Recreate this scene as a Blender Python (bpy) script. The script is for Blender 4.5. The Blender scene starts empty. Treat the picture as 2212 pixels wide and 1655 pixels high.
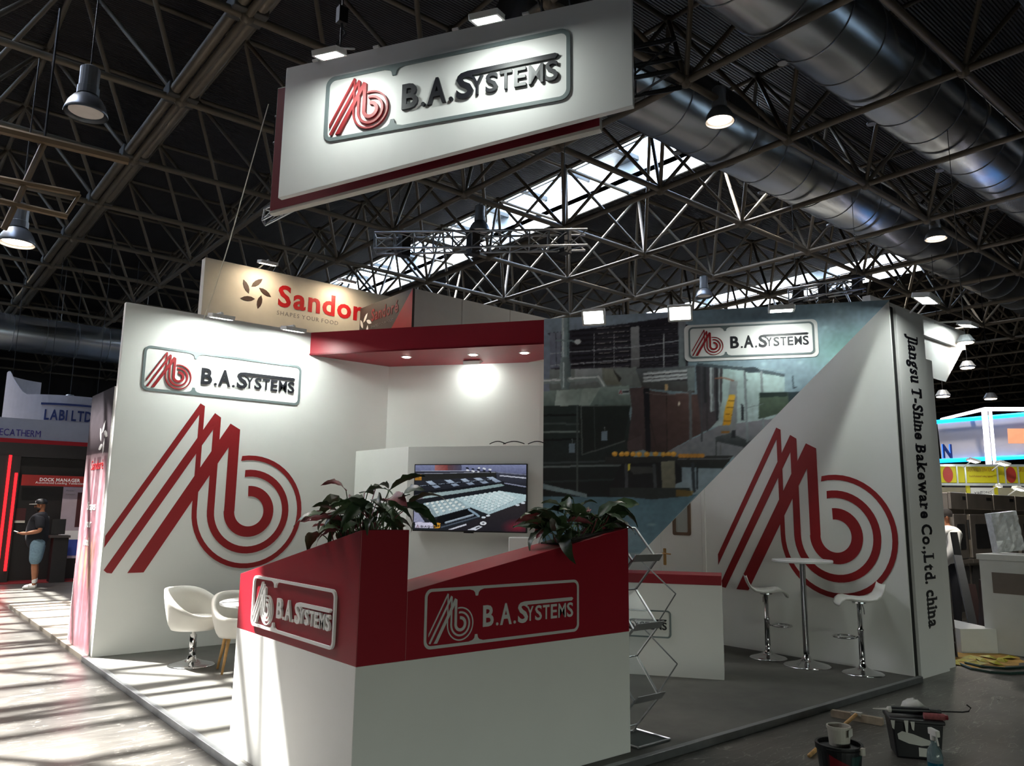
import bpy, math, random
import numpy as np
from mathutils import Matrix, Vector

random.seed(7)
S = bpy.context.scene
COL = S.collection
# ------------------------------------------------------------------ camera
# world axes: x runs along the stand's front edge (into the picture, to the right), y along its left edge (into the picture,
# to the left), z up from the stand's platform; metres
FPX, FW, FH = 1664.27, 2212.0, 1655.0
PITCH, ROLL, AZ = math.radians(9.4295), math.radians(-0.7167), math.radians(50.388)
EYE = np.array([0.0, 0.0, 1.6])
_cr, _sr, _cp, _sp = math.cos(ROLL), math.sin(ROLL), math.cos(PITCH), math.sin(PITCH)
_RZ = np.array([[_cr, -_sr, 0], [_sr, _cr, 0], [0, 0, 1]])
_WR, _WU, _WF = _RZ @ np.array([1, 0, 0]), _RZ @ np.array([0, _cp, _sp]), _RZ @ np.array([0, -_sp, _cp])
_UA, _UB = (math.sin(AZ), math.cos(AZ)), (-math.cos(AZ), math.sin(AZ))


def _world(c):
    r, f, u = float(np.dot(c, _WR)), float(np.dot(c, _WF)), float(np.dot(c, _WU))
    return np.array([r * _UA[0] + f * _UA[1], r * _UB[0] + f * _UB[1], u])


def ray(x, y):
    return _world(np.array([x - FW / 2, -(y - FH / 2), FPX]))


def on_z(x, y, z=0.0):
    d = ray(x, y); return Vector(EYE + d * (z - EYE[2]) / d[2])


def on_x(x, y, a):
    d = ray(x, y); return Vector(EYE + d * a / d[0])


def on_y(x, y, b):
    d = ray(x, y); return Vector(EYE + d * b / d[1])


def on_line(x, y, p, q):
    """point where the sight line meets the upright plane over the ground line p-q"""
    n = np.array([-(q[1] - p[1]), q[0] - p[0]]); d = ray(x, y)
    return Vector(EYE + d * (n @ np.array([p[0], p[1]])) / (n @ d[:2]))


def at_dist(x, y, dist):
    """point at a horizontal distance from the eye"""
    d = ray(x, y); return Vector(EYE + d * dist / math.hypot(d[0], d[1]))


cam = bpy.data.cameras.new('camera'); cam.sensor_fit = 'HORIZONTAL'; cam.sensor_width = 36.0
cam.lens = FPX / FW * 36.0; cam.clip_start = 0.05; cam.clip_end = 400
camo = bpy.data.objects.new('camera', cam); COL.objects.link(camo)
_x, _y, _z = _world(np.array([1.0, 0, 0])), _world(np.array([0, 1.0, 0])), _world(np.array([0, 0, -1.0]))
camo.matrix_world = Matrix(((_x[0], _y[0], _z[0], 0), (_x[1], _y[1], _z[1], 0), (_x[2], _y[2], _z[2], EYE[2]), (0, 0, 0, 1)))
S.camera = camo
# ------------------------------------------------------------------ world, sun, exposure
SUN_DIR = Vector((0.32, -0.48, -1.0)).normalized()
w = bpy.data.worlds.new('sky'); S.world = w; w.use_nodes = True
nt = w.node_tree; bg = nt.nodes['Background']
sk = nt.nodes.new('ShaderNodeTexSky'); sk.sky_type = 'NISHITA'; sk.sun_disc = False
sk.sun_elevation = math.asin(-SUN_DIR.z); sk.sun_rotation = math.atan2(-SUN_DIR.x, -SUN_DIR.y); sk.air_density = 1.2; sk.dust_density = 2.5
nt.links.new(sk.outputs[0], bg.inputs[0]); bg.inputs[1].default_value = 4.5
sl = bpy.data.lights.new('sun', 'SUN'); sl.energy = 56.0; sl.angle = math.radians(0.53); sl.color = (1.0, 0.955, 0.89)
so = bpy.data.objects.new('sun', sl); COL.objects.link(so); so.rotation_euler = SUN_DIR.to_track_quat('-Z', 'Y').to_euler(); so.location = (0, 10, 30)
S.view_settings.view_transform = 'Standard'; S.view_settings.look = 'None'; S.view_settings.gamma = 1.0
S.view_settings.use_curve_mapping = False; S.view_settings.exposure = 0.0
S.cycles.use_denoising = True; S.cycles.max_bounces = 7; S.cycles.diffuse_bounces = 4; S.cycles.glossy_bounces = 3; S.cycles.use_adaptive_sampling = True; S.cycles.adaptive_threshold = 0.02; S.cycles.sample_clamp_indirect = 8.0
S.cycles.transparent_max_bounces = 12


# ------------------------------------------------------------------ materials
def lin(c):
    if isinstance(c, str):
        c = c.lstrip('#'); c = [int(c[i:i + 2], 16) / 255 for i in (0, 2, 4)]
    return tuple(x / 12.92 if x <= 0.04045 else ((x + 0.055) / 1.055) ** 2.4 for x in c)


def mat(name, col, rough=0.5, metal=0.0, var=0.06, scale=6.0, bump=0.0, bscale=60.0, emit=0.0, ecol=None, spec=0.5, trans=0.0, alpha=1.0, coat=0.0):
    m = bpy.data.materials.new(name); m.use_nodes = True
    t = m.node_tree; b = t.nodes['Principled BSDF']; L = t.links.new
    c = lin(col)
    tc = t.nodes.new('ShaderNodeTexCoord')
    if var > 0:
        n = t.nodes.new('ShaderNodeTexNoise'); n.inputs['Scale'].default_value = scale; n.inputs['Detail'].default_value = 4
        L(tc.outputs['Object'], n.inputs['Vector'])
        r = t.nodes.new('ShaderNodeValToRGB'); r.color_ramp.elements[0].position = 0.3; r.color_ramp.elements[1].position = 0.7
        r.color_ramp.elements[0].color = (*[x * (1 - var) for x in c], 1); r.color_ramp.elements[1].color = (*[min(1, x * (1 + var)) for x in c], 1)
        L(n.outputs['Fac'], r.inputs[0]); L(r.outputs[0], b.inputs['Base Color'])
    else:
        b.inputs['Base Color'].default_value = (*c, 1)
    b.inputs['Roughness'].default_value = rough; b.inputs['Metallic'].default_value = metal
    b.inputs['Specular IOR Level'].default_value = spec
    b.inputs['Transmission Weight'].default_value = trans; b.inputs['Alpha'].default_value = alpha; b.inputs['Coat Weight'].default_value = coat
    if bump > 0:
        n2 = t.nodes.new('ShaderNodeTexNoise'); n2.inputs['Scale'].default_value = bscale; L(tc.outputs['Object'], n2.inputs['Vector'])
        bp = t.nodes.new('ShaderNodeBump'); bp.inputs['Strength'].default_value = bump; bp.inputs['Distance'].default_value = 0.01
        L(n2.outputs['Fac'], bp.inputs['Height']); L(bp.outputs[0], b.inputs['Normal'])
    if emit > 0:
        b.inputs['Emission Color'].default_value = (*lin(ecol or col), 1); b.inputs['Emission Strength'].default_value = emit
    return m


MT = {}
for nm, kw in {
    'white': dict(col='#e9e9e6', rough=0.55, var=0.02, scale=2),
    'white_board': dict(col='#ecebea', rough=0.5, var=0.02, scale=2),
    'white_gloss': dict(col='#eeeeec', rough=0.22, var=0.01),
    'red': dict(col='#921627', rough=0.42, var=0.04, scale=3),
    'red_print': dict(col='#8f1119', rough=0.5, var=0.03, scale=3),
    'maroon': dict(col='#7d1426', rough=0.5, var=0.04, scale=3),
    'grey_frame': dict(col='#6f7a7c', rough=0.5, var=0.03),
    'ink': dict(col='#17171f', rough=0.45, var=0.03),
    'cream_edge': dict(col='#d9d5cb', rough=0.6, var=0.03),
    'steel': dict(col='#665d4f', rough=0.5, metal=0.3, var=0.18, scale=3),
    'steel_dark': dict(col='#45433f', rough=0.6, metal=0.2, var=0.2, scale=2),
    'deck': dict(col='#2c2826', rough=0.8, var=0.15, scale=1),
    'hall': dict(col='#2b2a2a', rough=0.9, var=0.2, scale=0.3),
    'curb': dict(col='#dfe6e8', rough=0.6, var=0.04),
    'chrome': dict(col='#d8d8da', rough=0.12, metal=1.0, var=0.02),
    'alu': dict(col='#b4b6b8', rough=0.32, metal=0.9, var=0.06, scale=20),
    'alu_dull': dict(col='#8e9092', rough=0.42, metal=0.75, var=0.1, scale=12),
    'black': dict(col='#0f0f11', rough=0.5, var=0.1),
    'black_gloss': dict(col='#0b0b0e', rough=0.15, var=0.05),
    'lamp_grey': dict(col='#8f9499', rough=0.35, metal=0.6, var=0.05),
    'lamp_inner': dict(col='#e6e0d8', rough=0.4, metal=0.1, var=0.05),
    'wood': dict(col='#c79a5f', rough=0.5, var=0.2, scale=18),
    'wood_grey': dict(col='#9a8a78', rough=0.7, var=0.2, scale=18),
    'leather': dict(col='#ebe7df', rough=0.42, var=0.02, bump=0.05, bscale=90),
    'stool_white': dict(col='#e6e6e2', rough=0.35, var=0.02),
}.items():
    MT[nm] = mat(nm, **kw)


def emissive(name, col, strength):
    m = bpy.data.materials.new(name); m.use_nodes = True; t = m.node_tree
    b = t.nodes['Principled BSDF']; b.inputs['Base Color'].default_value = (*lin(col), 1)
    b.inputs['Emission Color'].default_value = (*lin(col), 1); b.inputs['Emission Strength'].default_value = strength; b.inputs['Roughness'].default_value = 0.3
    return m


MT['flood'] = emissive('flood', '#f6fff8', 240.0)
MT['flood_face'] = emissive('flood_face', '#f6fff8', 20.0)
MT['flood_low'] = emissive('flood_low', '#f6fff8', 75.0)
MT['flood_mid'] = emissive('flood_mid', '#f6fff8', 120.0)
MT['flood_warm'] = emissive('flood_warm', '#ffe9c8', 80.0)
MT['downlight'] = emissive('downlight', '#fff6ea', 25.0)
MT['lamp_lit'] = emissive('lamp_lit', '#ffe0c0', 14.0)
MT['led_red'] = emissive('led_red', '#ff1c22', 3.0)
MT['led_white'] = emissive('led_white', '#f4ecff', 3.0)
MT['led_blue'] = emissive('led_blue', '#1499ff', 3.0)


def glass_mat(name, tint, clear, rough=0.05):
    m = bpy.data.materials.new(name); m.use_nodes = True; t = m.node_tree; t.nodes.remove(t.nodes['Principled BSDF'])
    tr = t.nodes.new('ShaderNodeBsdfTransparent'); tr.inputs[0].default_value = (*lin(tint), 1)
    gl = t.nodes.new('ShaderNodeBsdfGlossy'); gl.inputs['Roughness'].default_value = rough
    mx = t.nodes.new('ShaderNodeMixShader'); mx.inputs[0].default_value = 1 - clear
    t.links.new(tr.outputs[0], mx.inputs[1]); t.links.new(gl.outputs[0], mx.inputs[2]); t.links.new(mx.outputs[0], t.nodes['Material Output'].inputs[0])
    return m


MT['skyglass'] = glass_mat('skyglass', '#f4f8fa', 0.92)
MT['acrylic'] = glass_mat('acrylic', '#e3e8ea', 0.93, 0.25)


# ------------------------------------------------------------------ mesh helpers
class MB:
    def __init__(s): s.v = []; s.f = []

    def add(s, vs, fs):
        o = len(s.v); s.v += [tuple(p) for p in vs]; s.f += [tuple(i + o for i in q) for q in fs]; return s

    def box(s, x0, x1, y0, y1, z0, z1):
        return s.add([(x0, y0, z0), (x1, y0, z0), (x1, y1, z0), (x0, y1, z0), (x0, y0, z1), (x1, y0, z1), (x1, y1, z1), (x0, y1, z1)],
                     [(3, 2, 1, 0), (4, 5, 6, 7), (0, 1, 5, 4), (1, 2, 6, 5), (2, 3, 7, 6), (3, 0, 4, 7)])

    def hexa(s, p):      # 8 corners, bottom 4 counter-clockwise then top 4
        return s.add(p, [(3, 2, 1, 0), (4, 5, 6, 7), (0, 1, 5, 4), (1, 2, 6, 5), (2, 3, 7, 6), (3, 0, 4, 7)])

    def prism(s, poly, z0, z1):
        n = len(poly); ar = sum(poly[i][0] * poly[(i + 1) % n][1] - poly[(i + 1) % n][0] * poly[i][1] for i in range(n))
        if ar < 0: poly = poly[::-1]
        vs = [(x, y, z0) for x, y in poly] + [(x, y, z1) for x, y in poly]
        return s.add(vs, [tuple(range(n - 1, -1, -1)), tuple(range(n, 2 * n))] + [(i, (i + 1) % n, n + (i + 1) % n, n + i) for i in range(n)])

    def ring(s, outer, inner, z0, z1):   # same point count
        n = len(outer); vs = [(x, y, z) for z in (z0, z1) for q in (outer, inner) for x, y in q]; fs = []
        for i in range(n):
            j = (i + 1) % n
            fs += [(2 * n + i, 2 * n + j, 3 * n + j, 3 * n + i), (i, n + i, n + j, j), (i, j, 2 * n + j, 2 * n + i), (n + j, n + i, 3 * n + i, 3 * n + j)]
        return s.add(vs, fs)

    def strip(s, left, right, z0, z1):   # open band between two polylines, extruded
        n = len(left); vs = [(x, y, z) for z in (z0, z1) for q in (left, right) for x, y in q]; fs = []
        for i in range(n - 1):
            j = i + 1
            fs += [(2 * n + i, 2 * n + j, 3 * n + j, 3 * n + i), (i, n + i, n + j, j), (i, j, 2 * n + j, 2 * n + i), (n + j, n + i, 3 * n + i, 3 * n + j)]
        fs += [(0, 2 * n, 3 * n, n), (n - 1, 2 * n - 1, 4 * n - 1, 3 * n - 1)]
        return s.add(vs, fs)

    def tube(s, p, q, r, n=8, r2=None):
        p, q = Vector(p), Vector(q); d = (q - p); r2 = r if r2 is None else r2
        u = d.normalized().orthogonal().normalized(); w_ = d.normalized().cross(u)
        vs = [p + (u * math.cos(2 * math.pi * i / n) + w_ * math.sin(2 * math.pi * i / n)) * r for i in range(n)] + \
             [q + (u * math.cos(2 * math.pi * i / n) + w_ * math.sin(2 * math.pi * i / n)) * r2 for i in range(n)]
        return s.add(vs, [(i, (i + 1) % n, n + (i + 1) % n, n + i) for i in range(n)] + [tuple(range(n - 1, -1, -1)), tuple(range(n, 2 * n))])

    def path(s, pts, r, n=6, closed=False):
        pts = [Vector(p) for p in pts]; m = len(pts); o = len(s.v); up = Vector((0, 0, 1)); rs = r if isinstance(r, (list, tuple)) else [r] * m
        vs = []
        for i, p in enumerate(pts):
            a = pts[(i - 1) % m] if closed or i > 0 else p; b = pts[(i + 1) % m] if closed or i < m - 1 else p
            d = (b - a).normalized(); u = d.cross(up)
            if u.length < 0.05: u = d.cross(Vector((1, 0, 0)))
            u.normalize(); w_ = d.cross(u)
            vs += [p + (u * math.cos(2 * math.pi * k / n) + w_ * math.sin(2 * math.pi * k / n)) * rs[i] for k in range(n)]
        fs = []
        for i in range(m if closed else m - 1):
            j = (i + 1) % m
            fs += [(i * n + k, i * n + (k + 1) % n, j * n + (k + 1) % n, j * n + k) for k in range(n)]
        if not closed: fs += [tuple(range(n - 1, -1, -1)), tuple((m - 1) * n + k for k in range(n))]
        return s.add(vs, fs)

    def lathe(s, prof, n=28, c=(0, 0, 0), cap=True):
        vs = []; fs = []
        for r, z in prof: vs += [(c[0] + r * math.cos(2 * math.pi * i / n), c[1] + r * math.sin(2 * math.pi * i / n), c[2] + z) for i in range(n)]
        for j in range(len(prof) - 1):
            fs += [(j * n + i, j * n + (i + 1) % n, (j + 1) * n + (i + 1) % n, (j + 1) * n + i) for i in range(n)]
        if cap and prof[0][0] > 1e-4: fs.append(tuple(range(n - 1, -1, -1)))
        if cap and prof[-1][0] > 1e-4: fs.append(tuple((len(prof) - 1) * n + i for i in range(n)))
        return s.add(vs, fs)

    def xf(s, m):
        s.v = [tuple(m @ Vector(p)) for p in s.v]; return s

    def build(s, name, m, parent=None, mtx=None, smooth=False, bevel=0.0, world=False):
        me = bpy.data.meshes.new(name); me.from_pydata(s.v, [], s.f); me.update()
        return link(name, me, m, parent, mtx, smooth, bevel, world)


PM = {}


def link(name, me, m, parent=None, mtx=None, smooth=False, bevel=0.0, world=False):
    if m is not None and not me.materials: me.materials.append(MT[m] if isinstance(m, str) else m)
    if smooth:
        for p in me.polygons: p.use_smooth = True
    o = bpy.data.objects.new(name, me); COL.objects.link(o)
    if mtx is not None: o.matrix_basis = mtx
    if parent is not None:
        o.parent = parent
        if world: o.matrix_parent_inverse = PM[parent.name].inverted()
    PM[o.name] = (PM[parent.name] if parent is not None and not world else Matrix()) @ (mtx or Matrix())
    if bevel > 0:
        b = o.modifiers.new('bevel', 'BEVEL'); b.width = bevel; b.segments = 2; b.limit_method = 'ANGLE'; b.angle_limit = math.radians(40)
    return o


def tag(o, label=None, cat=None, group=None, kind=None):
    if label: o['label'] = label
    if cat: o['category'] = cat
    if group: o['group'] = group
    if kind: o['kind'] = kind
    return o


def thing(name, label, cat, loc=(0, 0, 0), rotz=0.0, group=None, mtx=None):
    o = bpy.data.objects.new(name, None); COL.objects.link(o); o.empty_display_size = 0.1
    m = mtx if mtx is not None else Matrix.Translation(loc) @ Matrix.Rotation(rotz, 4, 'Z')
    o.matrix_basis = m; PM[o.name] = m
    return tag(o, label, cat, group)


def struct(name, label=None):
    o = bpy.data.objects.new(name, None); COL.objects.link(o); PM[o.name] = Matrix()
    return tag(o, label, None, None, 'structure')


def copy_tree(o, parent=None):
    c = o.copy(); COL.objects.link(c); c.parent = parent
    if parent is not None: c.matrix_parent_inverse = o.matrix_parent_inverse.copy()
    for ch in list(o.children): copy_tree(ch, c)
    return c


def frame(o, right, up=(0, 0, 1)):
    """local x to the viewer's right, y up, z out of the surface towards the viewer"""
    r = Vector(right).normalized(); u = Vector(up).normalized(); n = r.cross(u).normalized(); u = n.cross(r)
    return Matrix(((r.x, u.x, n.x, o[0]), (r.y, u.y, n.y, o[1]), (r.z, u.z, n.z, o[2]), (0, 0, 0, 1)))


def arc(cx, cy, r, a0, a1, n):
    return [(cx + r * math.cos(math.radians(a0 + (a1 - a0) * i / n)), cy + r * math.sin(math.radians(a0 + (a1 - a0) * i / n))) for i in range(n + 1)]


def rrect(x0, x1, y0, y1, r, n=5):
    return arc(x1 - r, y0 + r, r, -90, 0, n) + arc(x1 - r, y1 - r, r, 0, 90, n) + arc(x0 + r, y1 - r, r, 90, 180, n) + arc(x0 + r, y0 + r, r, 180, 270, n)


# ------------------------------------------------------------------ lettering: the built-in font, turned into meshes
GL = {}


def load_glyphs():
    want = {}
    for bold, chars in ((0.025, 'BASYTEMJSLC.,-iangsuhTNkewrotdcDOCKMANGERLIVUPFé'), (0.010, 'BASYTEM.'), (0.018, 'BASYTEM.'), (0.032, 'Jiangsu T-Shine Bakeware Co.,Ltd. china'.replace(' ', '')), (0.0, 'abcdefghijklmnopqrstuvwxyzABCDEFGHIJKLMNOPQRSTUVWXYZ&-.,é:')):
        for c in sorted(set(chars)): want[(c, bold)] = None
    obs = {}
    for (c, b) in want:
        cu = bpy.data.curves.new('glyph', 'FONT'); cu.body = c; cu.size = 1.0; cu.offset = b; cu.resolution_u = 3
        o = bpy.data.objects.new('glyph', cu); COL.objects.link(o); obs[(c, b)] = o
    bpy.context.view_layer.update(); dg = bpy.context.evaluated_depsgraph_get()
    for k, o in obs.items():
        me = bpy.data.meshes.new_from_object(o.evaluated_get(dg))
        GL[k] = ([(v.co.x, v.co.y) for v in me.vertices], [tuple(p.vertices) for p in me.polygons])
        cu = o.data; bpy.data.objects.remove(o); bpy.data.curves.remove(cu); bpy.data.meshes.remove(me)


load_glyphs()


def _glyph_solid(mb, vs, fs, z0, z1):
    n = len(vs); edges = {}
    for f in fs:
        for i in range(len(f)):
            e = (f[i], f[(i + 1) % len(f)])
            if (e[1], e[0]) in edges: del edges[(e[1], e[0])]
            else: edges[e] = 1
    mb.add([(x, y, z1) for x, y in vs] + [(x, y, z0) for x, y in vs], list(fs) + [(a, n + a, n + b, b) for a, b in edges])


def letter(mb, ch, x0, x1, y0, y1, z0, z1, bold=0.025):
    """one letter stretched to fill a box"""
    vs, fs = GL[(ch, bold)]
    xs = [p[0] for p in vs]; ys = [p[1] for p in vs]; a, b, c, d = min(xs), max(xs), min(ys), max(ys)
    _glyph_solid(mb, [(x0 + (x - a) / (b - a) * (x1 - x0), y0 + (y - c) / (d - c) * (y1 - y0)) for x, y in vs], fs, z0, z1)


def text(mb, s, x, y, size, z0, z1, bold=0.0, width=None, stretch=1.0, gap=0.09, align='l', serif=False, tf=None):
    """a line of lettering; width fits the line to a length"""
    items = []; cx = 0.0
    for ch in s:
        if ch == ' ': cx += 0.28; continue
        vs, fs = GL[(ch, bold)]; xs = [p[0] for p in vs]; a, b = min(xs), max(xs)
        items.append((ch, [(px - a + cx, py) for px, py in vs], fs, cx, cx + b - a)); cx += b - a + gap
    tot = (cx - gap) * size; sx = width / tot if width else stretch
    off = {'l': 0, 'c': -tot * sx / 2, 'r': -tot * sx}[align]
    for ch, vs, fs, a, b in items:
        T = lambda p: (x + off + p[0] * size * sx, y + p[1] * size)
        vv = [T(p) for p in vs]
        if tf: vv = [tf(p) for p in vv]
        _glyph_solid(mb, vv, fs, z0, z1)
        if serif:
            w_ = b - a; h = max(p[1] for p in vs); t = 0.075; e = 0.07
            spec = {'i': [(.5, 0, .24), (.3, .54, .12)], 'n': [(.14, 0, .2), (.86, 0, .2), (.05, .46, .1)], 'h': [(.14, 0, .2), (.86, 0, .2), (.08, h - t, .12)], 'u': [(.08, .46, .12), (.75, .46, .12), (.95, 0, .12)],
                    'a': [(.98, 0, .1)], 'T': [(.5, 0, .24), (.03, h - t - .12, .06), (.97, h - t - .12, .06)], 'J': [(.72, h - t, .3)], 'B': [(.05, 0, .16), (.05, h - t, .16)], 'k': [(.12, 0, .2), (.9, 0, .18), (.08, h - t, .12), (.82, .46, .18)],
                    'w': [(.08, .46, .18), (.92, .46, .18)], 'r': [(.25, 0, .22), (.1, .46, .12)], 'L': [(.1, 0, .16), (.14, h - t, .24), (.97, .06, .05)], 't': [(.8, 0, .1)], 'd': [(.95, 0, .12), (.75, h - t, .14)], 'g': [(.95, .46, .12)],
                    'S': [(.93, h - .2, .05), (.07, .1, .05)], 's': [(.9, .4, .05), (.1, .08, .05)], 'c': [(.9, .38, .05)], 'C': [(.93, h - .2, .05)]}.get(ch, [])
            for fx, yy, hw in spec:
                q = [T(p) for p in ((a + fx * w_ - hw * .8, yy), (a + fx * w_ + hw * .8, yy), (a + fx * w_ + hw * .8, yy + t), (a + fx * w_ - hw * .8, yy + t))]
                if tf: q = [tf(p) for p in q]
                mb.prism(q, z0, z1 - 0.0004)
    return tot * sx


# ------------------------------------------------------------------ emblem and sign board
def emblem_parts(k, x, y, z0, z1):
    """three interlaced stripes; k metres per unit of a 2.28 x 1.98 emblem"""
    C, out = (1.595, 0.70), []
    legs = [[(.005, .29), (.005, .418), (.91, 1.98), (.965, 1.952), (.965, .70), (.907, .70), (.907, 1.842)],
            [(.105, .01), (.055, .018), (.022, .047), (1.091, 1.878), (1.168, 1.83), (1.168, .70), (1.084, .70), (1.084, 1.677)],
            [(.265, .008), (1.289, 1.765), (1.413, 1.70), (1.413, .70), (1.288, .70), (1.288, 1.474), (.433, .008)]]
    rings = [(.688, .630, 461), (.511, .427, 459), (.3115, .1845, 455)]
    for i in range(3):
        mb = MB(); d = 0.0004 * i; tf = lambda q: [(x + a * k, y + b * k) for a, b in q]
        mb.prism(tf(legs[i]), z0, z1 + d)
        ro, ri, e = rings[i]
        mb.strip(tf(arc(*C, ro, 180, e, 40)), tf(arc(*C, ri, 180, e + 2, 40)), z0, z1 + d)
        out.append(mb)
    return out


def sign(parent, mtx, k, board=None, frame_mat='grey_frame', emb_mat='red_print', ink='ink', d=0.012, world=True, off=0.0, text_d=None, hide_left=0.0):
    """frame with two notches, emblem, lettering; k scales a 1.965 x 0.535 board whose lower left corner is the origin"""
    td = text_d or d
    if board:
        mb = MB().prism([(a * k, b * k) for a, b in rrect(-.02, 1.945, .005, .54, .075)], 0, off or 0.004)
        mb.build('backing_board', board, parent, mtx, world=world)
    z0 = (off or 0.004) if board else 0.0005
    x0, x1, y0, y1, t = -.02, 1.945, .005, .54, .028

    def outline(xa, xb, ya, yb, r, notch):
        o = arc(xb - r, ya + r, r, -90, 0, 6) + arc(xb - r, yb - r, r, 0, 90, 6)
        nt_ = [(.66, 0), (.615, .012), (.596, .03), (.588, .062), (.560, .062), (.552, .03), (.533, .012), (.488, 0)]
        o += [(a, yb - (b if notch else 0)) for a, b in nt_]
        o += arc(xa + r, yb - r, r, 90, 180, 6) + arc(xa + r, ya + r, r, 180, 270, 6)
        o += [(a, ya + (b if notch else 0)) for a, b in nt_[::-1]]
        return [(a * k, b * k) for a, b in o]
    MB().ring(outline(x0, x1, y0, y1, .075, False), outline(x0 + t, x1 - t, y0 + t, y1 - t, .052, True), z0, z0 + d).build('border', frame_mat, parent, mtx, world=world)
    for i, mb in enumerate(emblem_parts(.2225 * k, .03 * k, .048 * k, z0, z0 + td)): mb.build('emblem_stripe', emb_mat, parent, mtx, world=world)
    spec = [('B', .653, .785, .152, .352), ('.', .813, .845, .152, .182), ('A', .864, 1.012, .152, .356), ('.', 1.036, 1.068, .152, .182), ('S', 1.094, 1.226, .149, .355),
            ('Y', 1.212, 1.300, .163, .306), ('S', 1.322, 1.414, .160, .309), ('T', 1.428, 1.520, .163, .306), ('E', 1.538, 1.625, .163, .306), ('M', 1.645, 1.752, .163, .306), ('S', 1.768, 1.858, .160, .309)]
    for ch, a, b, c, e in spec:
        mb = MB(); letter(mb, ch, a * k, b * k, c * k, e * k, z0, z0 + td + .0002, .025 if e > .34 or ch == '.' else (.010 if ch == 'M' else .018)); mb.build('letter', ink, parent, mtx, world=world)
    MB().prism([(p * k, q * k) for p, q in [(1.125, .335), (1.15, .352), (1.18, .358), (1.838, .362), (1.862, .35), (1.84, .326), (1.17, .322), (1.14, .312)]], z0, z0 + td).build('overline', ink, parent, mtx, world=world)


# ================================================================== the hall
def concrete(name, c0, c1, rough0, rough1, scratch=True):
    m = bpy.data.materials.new(name); m.use_nodes = True; t = m.node_tree; b = t.nodes['Principled BSDF']; L = t.links.new
    tc = t.nodes.new('ShaderNodeTexCoord')
    n = t.nodes.new('ShaderNodeTexNoise'); n.inputs['Scale'].default_value = 0.9; n.inputs['Detail'].default_value = 8; n.inputs['Roughness'].default_value = 0.65
    L(tc.outputs['Object'], n.inputs['Vector'])
    r = t.nodes.new('ShaderNodeValToRGB'); r.color_ramp.elements[0].position = 0.36; r.color_ramp.elements[1].position = 0.66
    r.color_ramp.elements[0].color = (*lin(c0), 1); r.color_ramp.elements[1].color = (*lin(c1), 1)
    L(n.outputs['Fac'], r.inputs[0]); out = r.outputs[0]
    if scratch:
        for sc, th, rot in ((1.1, 0.012, 0.4), (1.7, 0.010, 1.9)):
            v = t.nodes.new('ShaderNodeTexNoise'); v.inputs['Scale'].default_value = sc * 2.2; v.inputs['Detail'].default_value = 3; v.inputs['Distortion'].default_value = 1.5
            mp = t.nodes.new('ShaderNodeMapping'); mp.inputs['Rotation'].default_value = (0, 0, rot); mp.inputs['Scale'].default_value = (0.35, 2.0, 1)
            L(tc.outputs['Object'], mp.inputs[0]); L(mp.outputs[0], v.inputs['Vector'])
            s1 = t.nodes.new('ShaderNodeMath'); s1.operation = 'SUBTRACT'; s1.inputs[1].default_value = 0.5; L(v.outputs['Fac'], s1.inputs[0])
            s2 = t.nodes.new('ShaderNodeMath'); s2.operation = 'ABSOLUTE'; L(s1.outputs[0], s2.inputs[0])
            s3 = t.nodes.new('ShaderNodeMath'); s3.operation = 'LESS_THAN'; s3.inputs[1].default_value = th * 0.35; L(s2.outputs[0], s3.inputs[0])
            g = t.nodes.new('ShaderNodeTexNoise'); g.inputs['Scale'].default_value = 3.0; L(tc.outputs['Object'], g.inputs['Vector'])
            s4 = t.nodes.new('ShaderNodeMath'); s4.operation = 'MULTIPLY'; L(s3.outputs[0], s4.inputs[0]); L(g.outputs['Fac'], s4.inputs[1])
            s5 = t.nodes.new('ShaderNodeMath'); s5.operation = 'MULTIPLY'; s5.inputs[1].default_value = 0.6; L(s4.outputs[0], s5.inputs[0])
            mx = t.nodes.new('ShaderNodeMixRGB'); mx.inputs[2].default_value = (*lin('#c9c4bb'), 1); L(s5.outputs[0], mx.inputs[0]); L(out, mx.inputs[1]); out = mx.outputs[0]
    L(out, b.inputs['Base Color'])
    rr = t.nodes.new('ShaderNodeMapRange'); rr.inputs[3].default_value = rough0; rr.inputs[4].default_value = rough1
    n2 = t.nodes.new('ShaderNodeTexNoise'); n2.inputs['Scale'].default_value = 2.3; n2.inputs['Detail'].default_value = 6; L(tc.outputs['Object'], n2.inputs['Vector'])
    L(n2.outputs['Fac'], rr.inputs[0]); L(rr.outputs[0], b.inputs['Roughness'])
    return m


MT['concrete'] = concrete('concrete', '#3a3836', '#5c5954', 0.22, 0.42)
MT['carpet'] = concrete('carpet', '#4a4945', '#62605a', 0.55, 0.8, False)
MT['carpet_beige'] = concrete('carpet_beige', '#7d7469', '#958b7e', 0.6, 0.8, False)
MT['carpet_red'] = mat('carpet_red', '#7a1a1c', 0.9, var=0.15, scale=10)
FZ = -0.05
tag(MB().add([(-45, -30, FZ), (70, -30, FZ), (70, 60, FZ), (-45, 60, FZ)], [(0, 1, 2, 3)]).build('floor', 'concrete'), 'scratched grey concrete floor of the exhibition hall', kind='structure')
for nm, q in (('wall_far', (68, 70, -30, 60)), ('wall_rear', (-45, 70, 58, 60)), ('wall_side', (-45, -43, -30, 60))):
    tag(MB().box(*q, FZ, 15).build(nm, 'hall'), 'dark wall closing off the exhibition hall', kind='structure')

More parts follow.
